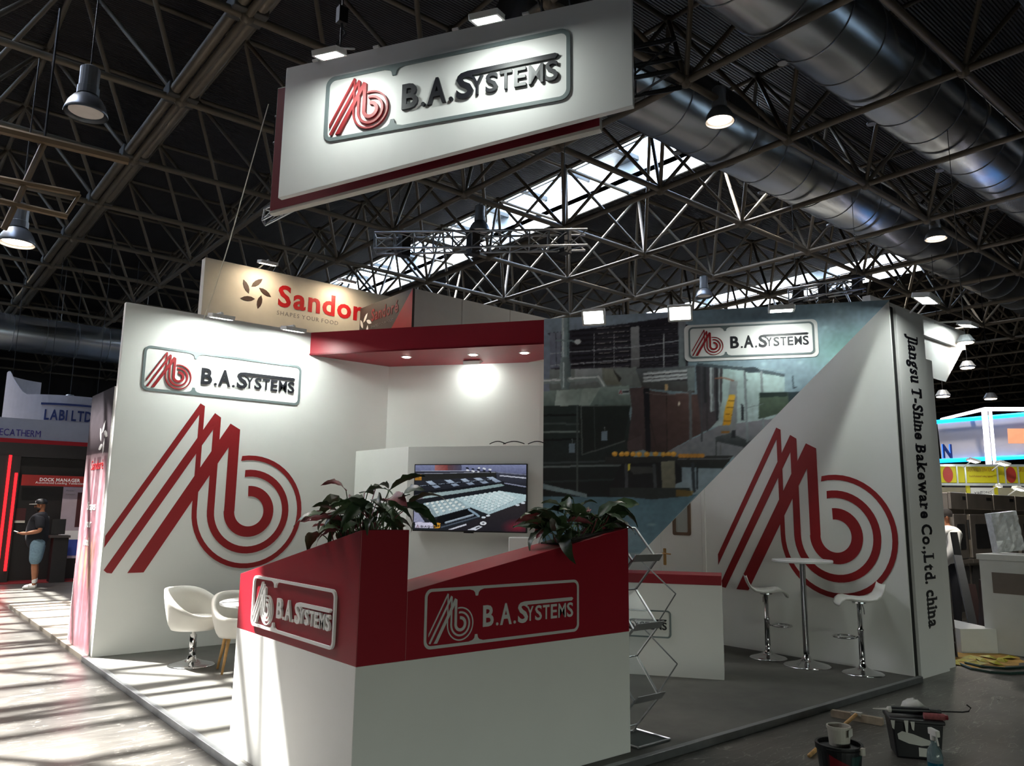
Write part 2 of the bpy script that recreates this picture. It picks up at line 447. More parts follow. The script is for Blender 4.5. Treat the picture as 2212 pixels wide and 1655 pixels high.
# unseen glazed gates added behind the camera to bring in fill daylight
tag(MB().box(-45, 70, -29, -28.6, 3.3, 15).box(-45, -24, -29, -28.6, FZ, 3.3).box(4, 70, -29, -28.6, FZ, 3.3).build('wall_near', 'hall'), 'dark wall above the glazed gates of the hall', kind='structure')
gw = struct('window_9', 'row of tall glazed gates along the near side of the hall')
gp = None
for i in range(7):
    x = -24 + 4 * i; MB().box(x - .12, x + .12, -29, -28.7, FZ, 3.3).build('mullion', 'steel_dark', gw)
    if gp is None: gp = MB().add([(0, 0, 0), (4, 0, 0), (4, 0, 3.35), (0, 0, 3.35)], [(0, 1, 2, 3)]).build('pane', 'skyglass', gw, Matrix.Translation((x, -28.85, FZ))).data
    else: link('pane', gp, None, gw, Matrix.Translation((x, -28.85, FZ)))
for z in (2.1,): MB().box(-24, 4, -29, -28.75, z - .08, z + .08).build('transom', 'steel_dark', gw)
pl = bpy.data.lights.new('gate_portal', 'AREA'); pl.shape = 'RECTANGLE'; pl.size = 28; pl.size_y = 3.3; pl.cycles.is_portal = True
po = bpy.data.objects.new('gate_portal', pl); COL.objects.link(po); po.location = (-10, -28.4, 1.6); po.rotation_euler = (math.radians(90), 0, 0)

SP, GA, GB, ZL, ZU, ZD, ZG = 3.6, 11.25, 12.05, 9.81, 12.85, 13.3, 14.05
# roof deck with three lantern openings running across it
LAN = [(-3.75, -1.30, 10.85, 44), (17.5, 19.7, 12.2, 44), (34.4, 36.3, 14.0, 44)]   # x0, x1, y0, y1
ceiling = struct('ceiling', 'dark corrugated roof deck carried by a tubular steel space frame')
dm = bpy.data.materials.new('corrugated'); dm.use_nodes = True
_t = dm.node_tree; _b = _t.nodes['Principled BSDF']; _b.inputs['Base Color'].default_value = (*lin('#241f1e'), 1); _b.inputs['Roughness'].default_value = 0.75
_wv = _t.nodes.new('ShaderNodeTexWave'); _wv.bands_direction = 'Y'; _wv.inputs['Scale'].default_value = 4.0; _tc = _t.nodes.new('ShaderNodeTexCoord')
_t.links.new(_tc.outputs['Object'], _wv.inputs['Vector']); _bp = _t.nodes.new('ShaderNodeBump'); _bp.inputs['Strength'].default_value = 1.0; _bp.inputs['Distance'].default_value = 0.05
_t.links.new(_wv.outputs['Fac'], _bp.inputs['Height']); _t.links.new(_bp.outputs[0], _b.inputs['Normal'])
MT['corrugated'] = dm
mb = MB(); xs = [-45]
for x0, x1, y0, y1 in LAN:
    mb.box(xs[-1], x0, -30, 60, ZD, ZD + 0.2); mb.box(x0, x1, -30, y0, ZD, ZD + 0.2); mb.box(x0, x1, y1, 60, ZD, ZD + 0.2); xs.append(x1)
mb.box(xs[-1], 70, -30, 60, ZD, ZD + 0.2)
mb.build('roof_deck', 'corrugated', ceiling)
# lanterns: upstand, glazing bars, panes; every third bay is a closed smoke vent
for k, (x0, x1, y0, y1) in enumerate(LAN):
    win = struct('window_%d' % (k + 1), 'raised roof lantern with white upstand and bright panes')
    MB().box(x0 - .08, x0, y0, y1, ZD, ZG).box(x1, x1 + .08, y0, y1, ZD - (0.5 if x0 > 10 else 0), ZG).box(x0, x1, y0 - .08, y0, ZD, ZG).box(x0, x1, y1, y1 + .08, ZD, ZG).build('upstand', 'curb', win)
    step = 1.2 if x0 > 10 else 0.9; y = y0; i = 0; bar = None; pane = None; vent = None
    while y < y1 - 0.01:
        wd = 0.17 if i % 4 == 0 else 0.11
        if i % 2 == 0 or x0 < 10:
            b_ = MB().box(x0, x1, -wd / 2, wd / 2, -0.14, 0.02).build('glazing_bar', 'steel_dark', win, Matrix.Translation((0, y, ZG)))
        if x0 > 10 and i % 6 == 4:
            MB().box(x0, x1, 0.06, step - .06, -0.05, 0.12).build('vent_flap', 'alu_dull', win, Matrix.Translation((0, y, ZG)))
        else:
            me = pane
            if pane is None:
                o = MB().add([(x0, 0, 0), (x1, 0, 0), (x1, step, 0), (x0, step, 0)], [(0, 1, 2, 3)]).build('pane', 'skyglass', win, Matrix.Translation((0, y, ZG))); pane = o.data
            else: link('pane', pane, None, win, Matrix.Translation((0, y, ZG)))
        y += step; i += 1
    MB().box((x0 + x1) / 2 - .05, (x0 + x1) / 2 + .05, y0, y1, ZG - .12, ZG + .02).build('ridge_bar', 'steel_dark', win)
    pl = bpy.data.lights.new('skylight_portal', 'AREA'); pl.shape = 'RECTANGLE'; pl.size = x1 - x0; pl.size_y = y1 - y0; pl.cycles.is_portal = True
    po = bpy.data.objects.new('skylight_portal', pl); COL.objects.link(po); po.location = ((x0 + x1) / 2, (y0 + y1) / 2, ZG - 0.2)
# space frame: square grid of bottom chords, square grid of top chords shifted half a bay, four diagonals from every top node
lo = lambda i, j: Vector((GA + SP * i, GB + SP * j, ZL)); hi = lambda i, j: Vector((GA + SP * (i + .5), GB + SP * (j + .5), ZU))
I0, I1, J0, J1 = -6, 15, -4, 12
mem = {'bottom_chord': [], 'top_chord': [], 'diagonal': [], 'frame_node': []}
for i in range(I0, I1 + 1):
    for j in range(J0, J1 + 1):
        if i < I1: mem['bottom_chord'].append((lo(i, j), lo(i + 1, j), 0.075))
        if j < J1: mem['bottom_chord'].append((lo(i, j), lo(i, j + 1), 0.075))
        if i < I1 and j < J1:
            h = hi(i, j)
            if i < I1 - 1: mem['top_chord'].append((h, hi(i + 1, j), 0.06))
            if j < J1 - 1: mem['top_chord'].append((h, hi(i, j + 1), 0.06))
            for di, dj in ((0, 0), (1, 0), (0, 1), (1, 1)): mem['diagonal'].append((h, lo(i + di, j + dj), 0.052))
            mem['frame_node'].append((h, h, 0.13))
        mem['frame_node'].append((lo(i, j), lo(i, j), 0.14))
cyl = MB().tube((0, 0, 0), (0, 0, 1), 1, 8); cme = bpy.data.meshes.new('tube'); cme.from_pydata(cyl.v, [], cyl.f); cme.materials.append(MT['steel'])
for p in cme.polygons: p.use_smooth = len(p.vertices) == 4
sph = MB().lathe([(0, -1), (.6, -.8), (.95, -.3), (.95, .3), (.6, .8), (0, 1)], 10); sme = bpy.data.meshes.new('node'); sme.from_pydata(sph.v, [], sph.f); sme.materials.append(MT['steel'])
for p in sme.polygons: p.use_smooth = True
eye = Vector(EYE)


def tube_mtx(p, q, r):
    d = q - p
    return Matrix.Translation(p) @ d.to_track_quat('Z', 'Y').to_matrix().to_4x4() @ Matrix.Diagonal((r, r, d.length, 1))


for kind, L_ in mem.items():
    fwd = Vector((math.cos(AZ), math.sin(AZ), 0))
    def seen(m):
        c = (m[0] + m[1]) / 2 - eye; f_ = c.dot(fwd); s_ = abs(c.cross(fwd).z)
        return (0 if f_ > 1 and s_ < f_ * 0.85 and c.z < f_ * 0.85 + 2 else 1000) + c.length
    L_.sort(key=seen); rest = MB()
    for n_, (p, q, r) in enumerate(L_):
        if n_ < 300:
            if kind == 'frame_node': link(kind, sme, None, ceiling, Matrix.Translation(p) @ Matrix.Scale(r, 4))
            else: link(kind, cme, None, ceiling, tube_mtx(p, q, r))
        elif kind == 'frame_node': rest.add([tuple(p + Vector(v) * r) for v in sph.v], sph.f)
        else: rest.tube(p, q, r, 6)
    if rest.v: tag(rest.build(kind, 'steel', ceiling), kind='stuff')
# the heavier girder line running over the left of the stand: a doubled chord with packing plates
gx = GA - 2 * SP
for dx in (-.16, .16): MB().tube((gx + dx, GB - 4 * SP, ZL + .12), (gx + dx, GB + 9 * SP, ZL + .12), 0.11, 10).build('girder_chord', 'steel', ceiling, smooth=True)
for j in range(-3, 9): MB().box(gx - .3, gx + .3, GB + j * SP - .22, GB + j * SP + .22, ZL - .02, ZL + .26).build('girder_plate', 'steel_dark', ceiling, bevel=.02)

# ventilation ducts with seams and hangers
dmm = mat('duct_metal', '#bcc1c4', 0.27, 0.95, var=0.12, scale=0.7, bump=0.35, bscale=0.6)
MT['duct'] = dmm
for lab, yc, zc, r, x0, x1 in (('broad silver spiral duct passing just behind the hanging sign', 10.3, 10.85, 0.86, 8.5, 50), ('wide silver ventilation duct crossing the upper right corner', 6.6, 10.85, 0.86, 7, 50), ('shadowed silver duct at the far upper right edge', 3.0, 10.85, 0.86, 7, 50), ('distant dull duct low under the roof behind the white wall', 39.2, 9.0, 0.8, -14, 24)):
    t = thing('ventilation_duct', lab, 'duct', (0, 0, 0), group='silver ducts in the roof frame')
    MB().tube((x0, yc, zc), (x1, yc, zc), r, 40).build('duct_pipe', 'duct', t, smooth=True)
    x = x0 + .6; sm = None
    while x < x0 + 28:
        if sm is None:
            sm = MB(); sm.ring(arc(0, 0, r + .02, 0, 360, 40)[:-1], arc(0, 0, r - .005, 0, 360, 40)[:-1], -0.012, 0.012)
            so_ = sm.build('seam', 'alu_dull', t, Matrix.Translation((x, yc, zc)) @ Matrix.Rotation(math.pi / 2, 4, 'Y')); sm = so_.data
        else: link('seam', sm, None, t, Matrix.Translation((x, yc, zc)) @ Matrix.Rotation(math.pi / 2, 4, 'Y'))
        x += 1.25
    x = x0 + 2
    while x < x0 + 26:
        MB().tube((x, yc + r * .7, zc - r * .78), (x, yc + r * .7, ZU), .018, 6).lathe([(0, -.02), (.1, -.02), (.1, .02), (0, .02)], 12, (x, yc + r * .7, zc - r * .8)).build('hanger', 'alu_dull', t); x += 3.6


# bell lamps
def bell_lamp(px, py, dist, label, lit, j=None, power=900):
    p = at_dist(px, py, dist); p = on_y(px, py, GB + SP * (round((p.y - GB) / SP) if j is None else j))   # hung from the nearest chord line
    t = thing('bell_lamp', label, 'lamp', p, group='bell lamps under the roof')
    R = 0.29
    MB().lathe([(R, 0), (R * 1.02, .01), (R * .97, .06), (R * .86, .16), (R * .66, .25), (R * .42, .3), (.1, .32)], 28, cap=False).lathe([(.1, .32), (.66 * R, .235), (.84 * R, .15), (.95 * R, .05), (R - .012, .004)], 28, cap=False).build('reflector', 'lamp_grey', t, smooth=True)
    MB().lathe([(.15, .3), (.15, .42), (.135, .43), (.135, .72), (.1, .75), (0, .75)], 20).build('ballast_housing', 'lamp_grey', t, smooth=False)
    MB().tube((0, 0, .74), (0, 0, max(.9, ZL - .07 - p.z)), .012, 6).build('cable', 'black', t)
    MB().lathe([(0, .05), (.8 * R, .05), (.8 * R, .055), (0, .055)], 24).build('lamp_glass', 'lamp_lit' if lit else 'lamp_inner', t)
    if lit:
        li = bpy.data.lights.new('lamp_light', 'SPOT'); li.energy = power; li.spot_size = 2.2; li.spot_blend = .5; li.color = (1, .9, .78); li.shadow_soft_size = .25
        lo_ = bpy.data.objects.new('lamp_light', li); COL.objects.link(lo_); lo_.location = (0, 0, -.02); lo_.parent = t


bell_lamp(185, 248, 10.8, 'unlit grey bell lamp at the upper left with bright rim', False)
bell_lamp(36, 528, 17.0, 'lit bell lamp at the left picture edge below a timber frame', True)
bell_lamp(1036, 502, 20.0, 'dark bell lamp hanging before the bright skylights', False)
bell_lamp(1555, 264, 13.0, 'lit warm bell lamp before the duct beside the hanging sign', True)
bell_lamp(2022, 517, 17.5, 'lit warm bell lamp under the duct at the right', True, -1, 4500)
bell_lamp(1521, 642, 28.0, 'small pale bell lamp above the mural wall floodlights', False)


# ================================================================== the stand
LB, RA, WH = 9.47, 8.36, 3.92           # left wall plane, right wall plane, wall height
TL, TR = Vector((4.31, 9.47, 0)), Vector((8.36, 3.649, 0)); TD = (TR - TL).normalized(); TN = Vector((TD.y, -TD.x, 0)) * 1.0   # diagonal front
if TN.dot(Vector((-1, -1, 0))) < 0: TN = -TN
tag(MB().box(2.0, 8.44, 3.63, 9.58, FZ, 0.0).build('floor_platform', 'carpet'), 'low grey platform carpet of the stand', kind='structure')
tag(MB().box(1.985, 2.035, 3.6, 9.6, FZ, .006).build('trim_1', 'alu_dull', bevel=.004), 'aluminium edge strip on the sunlit side of the platform', kind='structure')
tag(MB().box(2.0, 8.4, 3.6, 3.65, FZ, .006).build('trim_2', 'alu_dull', bevel=.004), 'aluminium edge strip along the shaded front of the platform', kind='structure')
tag(MB().box(2.0, 12.0, 9.62, 15.2, FZ, 0.0).build('floor_neighbour', 'carpet_beige'), 'beige platform of the neighbouring stand', kind='structure')
# walls
tag(MB().box(2.057, 5.62, LB, LB + .08, 0, WH).build('wall_left', 'white', bevel=.004), 'white stand wall carrying the large red emblem and sign', kind='structure')
wb = [(5.55, 9.47), (6.90, 7.747), (7.15, 7.50), (7.15, 7.2)]
mb = MB()
for (a, b), (c, d) in zip(wb, wb[1:]):
    n = Vector((d - b, -(c - a), 0)).normalized() * .06
    if n.dot(Vector((a, b, 0))) < 0: n = -n
    mb.hexa([(a, b, 0), (c, d, 0), (c + n.x, d + n.y, 0), (a + n.x, b + n.y, 0), (a, b, 3.64), (c, d, 3.64), (c + n.x, d + n.y, 3.64), (a + n.x, b + n.y, 3.64)])
tag(mb.build('wall_back', 'white'), 'white recessed wall above the television housing', kind='structure')
rw = struct('wall_right', 'white stand wall with a door and a large red emblem')
DOOR = (6.21, 6.90, 2.03)
MB().box(RA, RA + .02, 3.665, DOOR[0], 0, WH).box(RA, RA + .07, DOOR[1], LB + .08, 0, WH).box(RA, RA + .07, DOOR[0], DOOR[1], DOOR[2], WH).build('wall_panel', 'white', rw)
dr = struct('door_1', 'white door with a small framed window and brass handle')
MB().box(RA - .004, RA + .04, DOOR[0] + .008, 6.405, .01, 2.02).box(RA - .004, RA + .04, 6.655, DOOR[1] - .008, .01, 2.02).box(RA - .004, RA + .04, 6.405, 6.655, .01, 1.33).box(RA - .004, RA + .04, 6.405, 6.655, 1.93, 2.02).build('door_leaf', 'white', dr)
MT['brown'] = mat('brown', '#6b5444', .5); MT['brass'] = mat('brass', '#b08a55', .35, .7)
fm = frame((RA - .006, 6.53, 1.63), (0, -1, 0))
MB().ring(rrect(-.145, .145, -.32, .32, .03), rrect(-.105, .105, -.28, .28, .02), -.01, .018).build('window_frame', 'brown', dr, fm)
MB().prism(rrect(-.105, .105, -.28, .28, .02), -.01, -.004).build('pane', mat('door_pane', '#aeb3b0', .1, var=.03), dr, fm)
fm = frame((RA - .006, 6.825, 1.02), (0, -1, 0))
h_ = MB().prism(rrect(-.022, .022, -.11, .11, .01), 0, .008).build('handle_plate', 'brass', dr, fm)
MB().tube((0, .045, 0), (0, .045, .05), .009).tube((0, .045, .045), (.13, .04, .045), .009).build('handle', 'brass', dr, fm)
MB().box(RA - .012, RA, DOOR[0] - .05, DOOR[0], 0, 2.08).build('door_frame', 'white', dr)
# big red emblems
for nm, lab, fm in (('wall_emblem', 'large red striped emblem on the sunny white wall at left', frame((2.07, LB - .001, .86), (1, 0, 0))), ('wall_emblem', 'large red striped emblem on the white wall behind the bar stools', frame((RA - .001, 5.985, .68), (0, -1, 0)))):
    t = thing(nm, lab, 'emblem', mtx=fm, group='large red emblems')
    for mb in emblem_parts(.995 if fm.translation.x < 5 else .985, 0, 0, 0, .004): mb.build('emblem_stripe', 'red_print', t)
# left wall sign
fm = frame((2.315, LB - .001, 2.918), (1, 0, 0))
t = thing('wall_sign', 'framed company sign on the white wall at left, dark letters', 'sign', mtx=fm)
sign(t, Matrix(), .985, frame_mat='grey_frame', d=.008, world=False, text_d=.014)

# canopy over the recess
can = struct('ceiling_canopy', 'red canopy fascia with downlights spanning the recess')
c0, c1 = TL + Vector((0.02, -.02, 0)), Vector((6.15, 6.825, 0))
fl = [(c0.x, c0.y), (c1.x, c1.y), (6.80, 7.45), (6.78, 7.86), (6.60, 8.09), (5.55, 9.46), (4.33, 9.468)]
MB().prism(fl, 3.612, 3.63).build('underside', 'red', can)
fo = TN * .0
MB().hexa([(c0.x, c0.y, 3.61), (c1.x, c1.y, 3.61), (c1.x - TN.x * .04, c1.y - TN.y * .04, 3.61), (c0.x - TN.x * .04, c0.y - TN.y * .04, 3.61), (c0.x, c0.y, 3.915), (c1.x, c1.y, 3.915), (c1.x - TN.x * .04, c1.y - TN.y * .04, 3.915), (c0.x - TN.x * .04, c0.y - TN.y * .04, 3.915)]).build('fascia', 'red', can)
MB().prism([(6.81, 7.40), (7.20, 7.1), (7.20, 7.55), (6.92, 7.76), (6.79, 7.88)], 3.625, 3.64).build('ceiling_infill', 'cream_edge', can)
for px, py in ((878, 771), (1022, 766), (1133, 762)):
    p = on_z(px, py, 3.611)
    t = thing('downlight', {878: 'round downlight in the red canopy, nearest the white wall sign', 1022: 'round downlight in the middle of the red canopy', 1133: 'round downlight in the red canopy beside the mural'}[px], 'downlight', p, group='canopy downlights')
    MB().lathe([(.0, -.004), (.075, -.004), (.075, 0), (0, 0)], 24).build('rim', 'white', t); MB().lathe([(0, -.009), (.05, -.009), (.05, -.003), (0, -.003)], 20).build('lens', 'downlight', t)

# television housing in the recess
P5 = Vector((5.16, 8.25, 0)); P6 = Vector((6.15, 6.83, 0))
tvb = thing('media_housing', 'white boxed-in housing with the television on its front', 'housing', (0, 0, 0))
MB().prism([(P5.x, P5.y), (P6.x, P6.y), (7.1, 7.2), (6.85, 7.72), (5.5, 9.4), (5.08, 9.46)], 0.001, 2.378).build('housing_body', 'white', tvb, bevel=.004)
fm = frame(on_x(829, 1150, 5.13) + Vector((-.012, 0, 0)), (0, -1, 0))
MB().prism(rrect(-.28, .28, -.66, .66, .004), 0, .004).build('access_door', 'white_board', tvb, Matrix.Translation((5.105, 8.93, 1.22)) @ Matrix.Rotation(0, 4, 'Z') @ frame((0, 0, 0), (.066, -1, 0)))
for i, (px, w_) in enumerate(((1075, .2), (1110, .26), (1160, .22))):
    p = on_z(px, 960, 2.38); c = MB(); c.path([(p.x + TD.x * u, p.y + TD.y * u, 2.385 + .03 * math.sin(math.pi * (u / w_ + .5))) for u in np.linspace(-w_ / 2, w_ / 2, 9)], .006, 5)
    tag(c.build('cable', 'black'), ('black cable loop on the television housing, farthest from the mural', 'black cable loop on the television housing, middle one', 'black cable loop on the television housing, next to the mural')[i], 'cable', 'cables on the housing')


def tpt(px, py, off=0.0):
    p = on_line(px, py, TL + TN * off, TR + TN * off); return p


# mural: the right-angled triangle of printed board, upright in the diagonal front
def paint_canvas(x0, y0, w_, h_):
    return {'o': (x0, y0), 'a': np.zeros((h_, w_, 3), np.float32), 'yy': None}


class Canvas:
    def __init__(s, x0, y0, x1, y1):
        s.x0, s.y0, s.w, s.h = x0, y0, int(x1 - x0), int(y1 - y0); s.a = np.zeros((s.h, s.w, 3), np.float32)
        s.Y, s.X = np.mgrid[0:s.h, 0:s.w].astype(np.float32); s.X += x0 + .5; s.Y += y0 + .5

    def c(s, col): return np.array([int(col[i:i + 2], 16) / 255 for i in (1, 3, 5)], np.float32)

    def put(s, m, col, col2=None, ax='y', al=1.0):
        if col2 is None: C_ = s.c(col)
        else:
            G = s.Y if ax == 'y' else s.X; lo_, hi_ = G[m].min() if m.any() else 0, G[m].max() if m.any() else 1
            t = ((G - lo_) / max(1e-3, hi_ - lo_))[..., None]; C_ = (s.c(col) * (1 - t) + s.c(col2) * t)[m]
        s.a[m] = s.a[m] * (1 - al) + C_ * al

    def poly(s, pts, col, col2=None, ax='y', al=1.0):
        m = np.zeros((s.h, s.w), bool); n = len(pts)
        for i in range(n):
            (xa, ya), (xb, yb) = pts[i], pts[(i + 1) % n]
            if ya == yb: continue
            c_ = ((s.Y < ya) != (s.Y < yb)) & (s.X < (xb - xa) * (s.Y - ya) / (yb - ya) + xa); m ^= c_
        s.put(m, col, col2, ax, al)

    def line(s, pts, wd, col, al=1.0):
        for (xa, ya), (xb, yb) in zip(pts, pts[1:]):
            dx, dy = xb - xa, yb - ya; L = max(1e-3, dx * dx + dy * dy); t = np.clip(((s.X - xa) * dx + (s.Y - ya) * dy) / L, 0, 1)
            m = np.hypot(s.X - xa - t * dx, s.Y - ya - t * dy) < wd / 2; s.put(m, col, al=al)

    def disc(s, x, y, rx, ry, col, al=1.0, soft=False):
        d = np.hypot((s.X - x) / rx, (s.Y - y) / ry)
        if soft: t = (np.clip(1 - d, 0, 1) * al)[..., None]; s.a = s.a * (1 - t) + s.c(col) * t
        else: s.put(d < 1, col, al=al)

    def noise(s, amp, cell, seed):
        r = np.random.RandomState(seed); gh, gw = s.h // cell + 2, s.w // cell + 2; g = r.rand(gh, gw).astype(np.float32)
        yi, xi = (s.Y - s.y0) / cell, (s.X - s.x0) / cell; y0_, x0_ = yi.astype(int), xi.astype(int); fy, fx = yi - y0_, xi - x0_
        n = g[y0_, x0_] * (1 - fy) * (1 - fx) + g[y0_ + 1, x0_] * fy * (1 - fx) + g[y0_, x0_ + 1] * (1 - fy) * fx + g[y0_ + 1, x0_ + 1] * fy * fx
        s.a *= 1 + (n[..., None] - .5) * 2 * amp

    def blur(s, k):
        for _ in range(k):
            p = np.pad(s.a, ((1, 1), (1, 1), (0, 0)), 'edge'); s.a = (p[1:-1, 1:-1] * 2 + p[:-2, 1:-1] + p[2:, 1:-1] + p[1:-1, :-2] + p[1:-1, 2:]) / 6

    def sample(s, xs, ys):
        x = np.clip((xs - s.x0).astype(int), 0, s.w - 1); y = np.clip((ys - s.y0).astype(int), 0, s.h - 1); return s.a[y, x]


def print_mat(name, rough, emit=0.0, gain=1.0):
    m = bpy.data.materials.new(name); m.use_nodes = True; t = m.node_tree; b = t.nodes['Principled BSDF']
    at = t.nodes.new('ShaderNodeVertexColor'); at.layer_name = 'print'
    if emit: b.inputs['Base Color'].default_value = (.01, .01, .012, 1); t.links.new(at.outputs[0], b.inputs['Emission Color']); b.inputs['Emission Strength'].default_value = emit
    else: t.links.new(at.outputs[0], b.inputs['Base Color'])
    b.inputs['Roughness'].default_value = rough
    return m


def print_mesh(name, P00, U, V, nu, nv, to_px, cv, m, parent=None, mtx=None, keep=None, gain=1.0):
    """flat printed sheet: a fine grid whose colour attribute holds the picture; to_px maps sheet fractions to picture coordinates"""
    u, v = np.meshgrid(np.linspace(0, 1, nu + 1), np.linspace(0, 1, nv + 1)); pts = np.array(P00)[None, None] + u[..., None] * np.array(U) + v[..., None] * np.array(V)
    idx = np.arange((nu + 1) * (nv + 1)).reshape(nv + 1, nu + 1)
    q = np.stack([idx[:-1, :-1], idx[:-1, 1:], idx[1:, 1:], idx[1:, :-1]], -1).reshape(-1, 4)
    if keep is not None:
        k = keep(u, v); kq = np.stack([k[:-1, :-1], k[:-1, 1:], k[1:, 1:], k[1:, :-1]], -1).reshape(-1, 4); q = q[kq.sum(1) >= 1]
    me = bpy.data.meshes.new(name); me.from_pydata(pts.reshape(-1, 3).tolist(), [], q.tolist())
    px, py = to_px(u, v); c = cv.sample(px, py).reshape(-1, 3); c = np.clip(c, 0, 1); c = np.where(c <= .04045, c / 12.92, ((c + .055) / 1.055) ** 2.4) * gain
    ca = me.color_attributes.new('print', 'FLOAT_COLOR', 'POINT'); ca.data.foreach_set('color', np.concatenate([np.clip(c, 0, 1), np.ones((len(c), 1))], 1).astype(np.float32).ravel())
    return link(name, me, m, parent, mtx)


def homography(src, dst):
    A_ = []
    for (x, y), (X_, Y_) in zip(src, dst): A_ += [[x, y, 1, 0, 0, 0, -X_ * x, -X_ * y, -X_], [0, 0, 0, x, y, 1, -Y_ * x, -Y_ * y, -Y_]]
    h = np.linalg.svd(np.array(A_))[2][-1].reshape(3, 3)
    return lambda u, v: ((h[0, 0] * u + h[0, 1] * v + h[0, 2]) / (h[2, 0] * u + h[2, 1] * v + h[2, 2]), (h[1, 0] * u + h[1, 1] * v + h[1, 2]) / (h[2, 0] * u + h[2, 1] * v + h[2, 2]))


def pix(P):
    w = (P[0] * _UA[0] + P[1] * _UB[0], P[0] * _UA[1] + P[1] * _UB[1], P[2] - EYE[2]); c = w[0] * _WR + w[1] * _WF + w[2] * _WU
    return (FW / 2 + FPX * c[0] / c[2], FH / 2 - FPX * c[1] / c[2])


ML = Vector((6.15, 6.83, 0)); MLEN = (TR - ML).length
cv = Canvas(1165, 560, 2010, 1470)
m2 = lambda L_: [(1160 + x / 3.065, 640 + y / 3.065) for x, y in L_]
m3 = lambda L_: [(1480 + x / 3.568, 640 + y / 3.568) for x, y in L_]
cv.poly([(1160, 500), (2030, 500), (2030, 1480), (1160, 1480)], '#7f93a0', '#7c8f96')
cv.poly(m2([(0, 0), (1000, 0), (1000, 480), (0, 640)]), '#9fb0bd', '#7d8496')
cv.poly(m2([(70, 245), (600, 180), (880, 140), (1000, 190), (1000, 470), (640, 500), (85, 500), (150, 330)]), '#2a2730', '#3a3640')
for k in range(9):
    y = 195 + k * 33
    cv.poly(m2([(230, y + 30), (700, y - 5), (950, y - 25), (950, y - 8), (700, y + 12), (230, y + 44)]), '#1a181e')
    cv.line(m2([(395 + 9 * (k % 3), y + 20), (610, y + 2)]), 1.1, '#d8d2cc' if k % 2 else '#a9a2a4', .85); cv.line(m2([(690, y + 2), (930, y - 14)]), .9, '#8d8790', .7)
cv.poly(m2([(85, 245), (160, 235), (160, 470), (85, 480)]), '#8f93a4', '#767a8a')
cv.poly(m2([(620, 205), (678, 198), (680, 470), (622, 478)]), '#a7a9ab', '#6f6e70')
for x in (510, 378, 840): cv.line(m2([(x, 250), (x, 475)]), 1.6, '#c9ccce')
for y0_, y1_ in ((360, 300), (440, 395)): cv.line(m2([(90, y0_ + 20), (360, y0_), (680, y0_ - 28), (970, y1_ - 10)]), 1.8, '#b9bec2')
cv.line(m2([(125, 240), (130, 480)]), 1.2, '#4b4f57')
cv.poly(m2([(935, 150), (985, 140), (985, 560), (940, 560)]), '#8c8f96', '#6f7f7f')
cv.poly(m2([(82, 485), (660, 470), (700, 600), (82, 640)]), '#8c9290', '#6b716e')
cv.poly(m2([(250, 485), (430, 475), (435, 560), (250, 590)]), '#b4babb', '#83888a'); cv.poly(m2([(430, 475), (500, 480), (565, 590), (440, 590)]), '#9a9c92', '#77786c'); cv.poly(m2([(500, 480), (560, 545), (545, 570)]), '#3c3a36')
cv.poly(m2([(652, 480), (1045, 460), (1045, 640), (700, 610)]), '#6d7478', '#4a4746'); cv.poly(m2([(705, 500), (1000, 490), (1000, 560), (705, 565)]), '#3a393d')
for y in (505, 530, 552): cv.line(m2([(710, y + 10), (1000, y - 14)]), 6, '#b3b9bd'); cv.line(m2([(710, y + 12), (1000, y - 12)]), 2, '#e1e4e6')
cv.poly(m2([(162, 130), (216, 128), (214, 410), (164, 410)]), '#b6c4c6', '#7f9598', 'x'); cv.line(m2([(172, 130), (174, 410)]), 2.4, '#e6eef0'); cv.line(m2([(208, 130), (206, 410)]), 2, '#566a6e')
cv.line(m2([(128, 292), (290, 300)]), 3, '#8fa3a6'); cv.disc(*m2([(270, 302)])[0], 7, 6, '#d6dedf')
cv.poly(m2([(160, 405), (215, 405), (225, 470), (225, 560), (210, 615), (165, 615), (148, 560), (150, 470)]), '#9aa9aa', '#5c6a6c', 'x'); cv.line(m2([(175, 440), (175, 600)]), 3, '#cfd8d8')
for pts, w_ in (([(40, 565), (150, 560)], 11), ([(215, 552), (410, 540), (445, 600)], 11)):
    cv.line(m2(pts), w_, '#8f9a99'); cv.line([(a, b - 2) for a, b in m2(pts)], w_ * .35, '#dfe4e2')
cv.poly(m2([(30, 630), (610, 592), (625, 728), (30, 742)]), '#93a29d', '#5f6d68'); cv.poly(m2([(130, 625), (360, 612), (335, 735), (115, 738)]), '#b6c2bc', '#7c8b84', 'x')
cv.poly(m2([(300, 615), (420, 607), (345, 735), (280, 735)]), '#a5b2ab', al=.7)
cv.poly(m2([(538, 620), (614, 614), (614, 650), (538, 654)]), '#a9b4b4'); cv.line(m2([(572, 633), (606, 631)]), 3.5, '#33363a'); cv.line(m2([(544, 645), (556, 625), (562, 645)]), 1.5, '#9b2630')
cv.poly(m2([(30, 728), (600, 718), (640, 960), (640, 1330), (30, 1330)]), '#2f3836', '#14191b')
for y0_, y1_, c_ in ((790, 780, '#0d1011'), (842, 850, '#4a5552'), (900, 896, '#7d8884'), (955, 930, '#0c0f10'), (1010, 980, '#222a2a'), (1105, 1092, '#41494a'), (1130, 1120, '#6e7878'), (1230, 1210, '#2d3638')): cv.line(m2([(30, y0_), (560, y1_)]), 4, c_, .85)
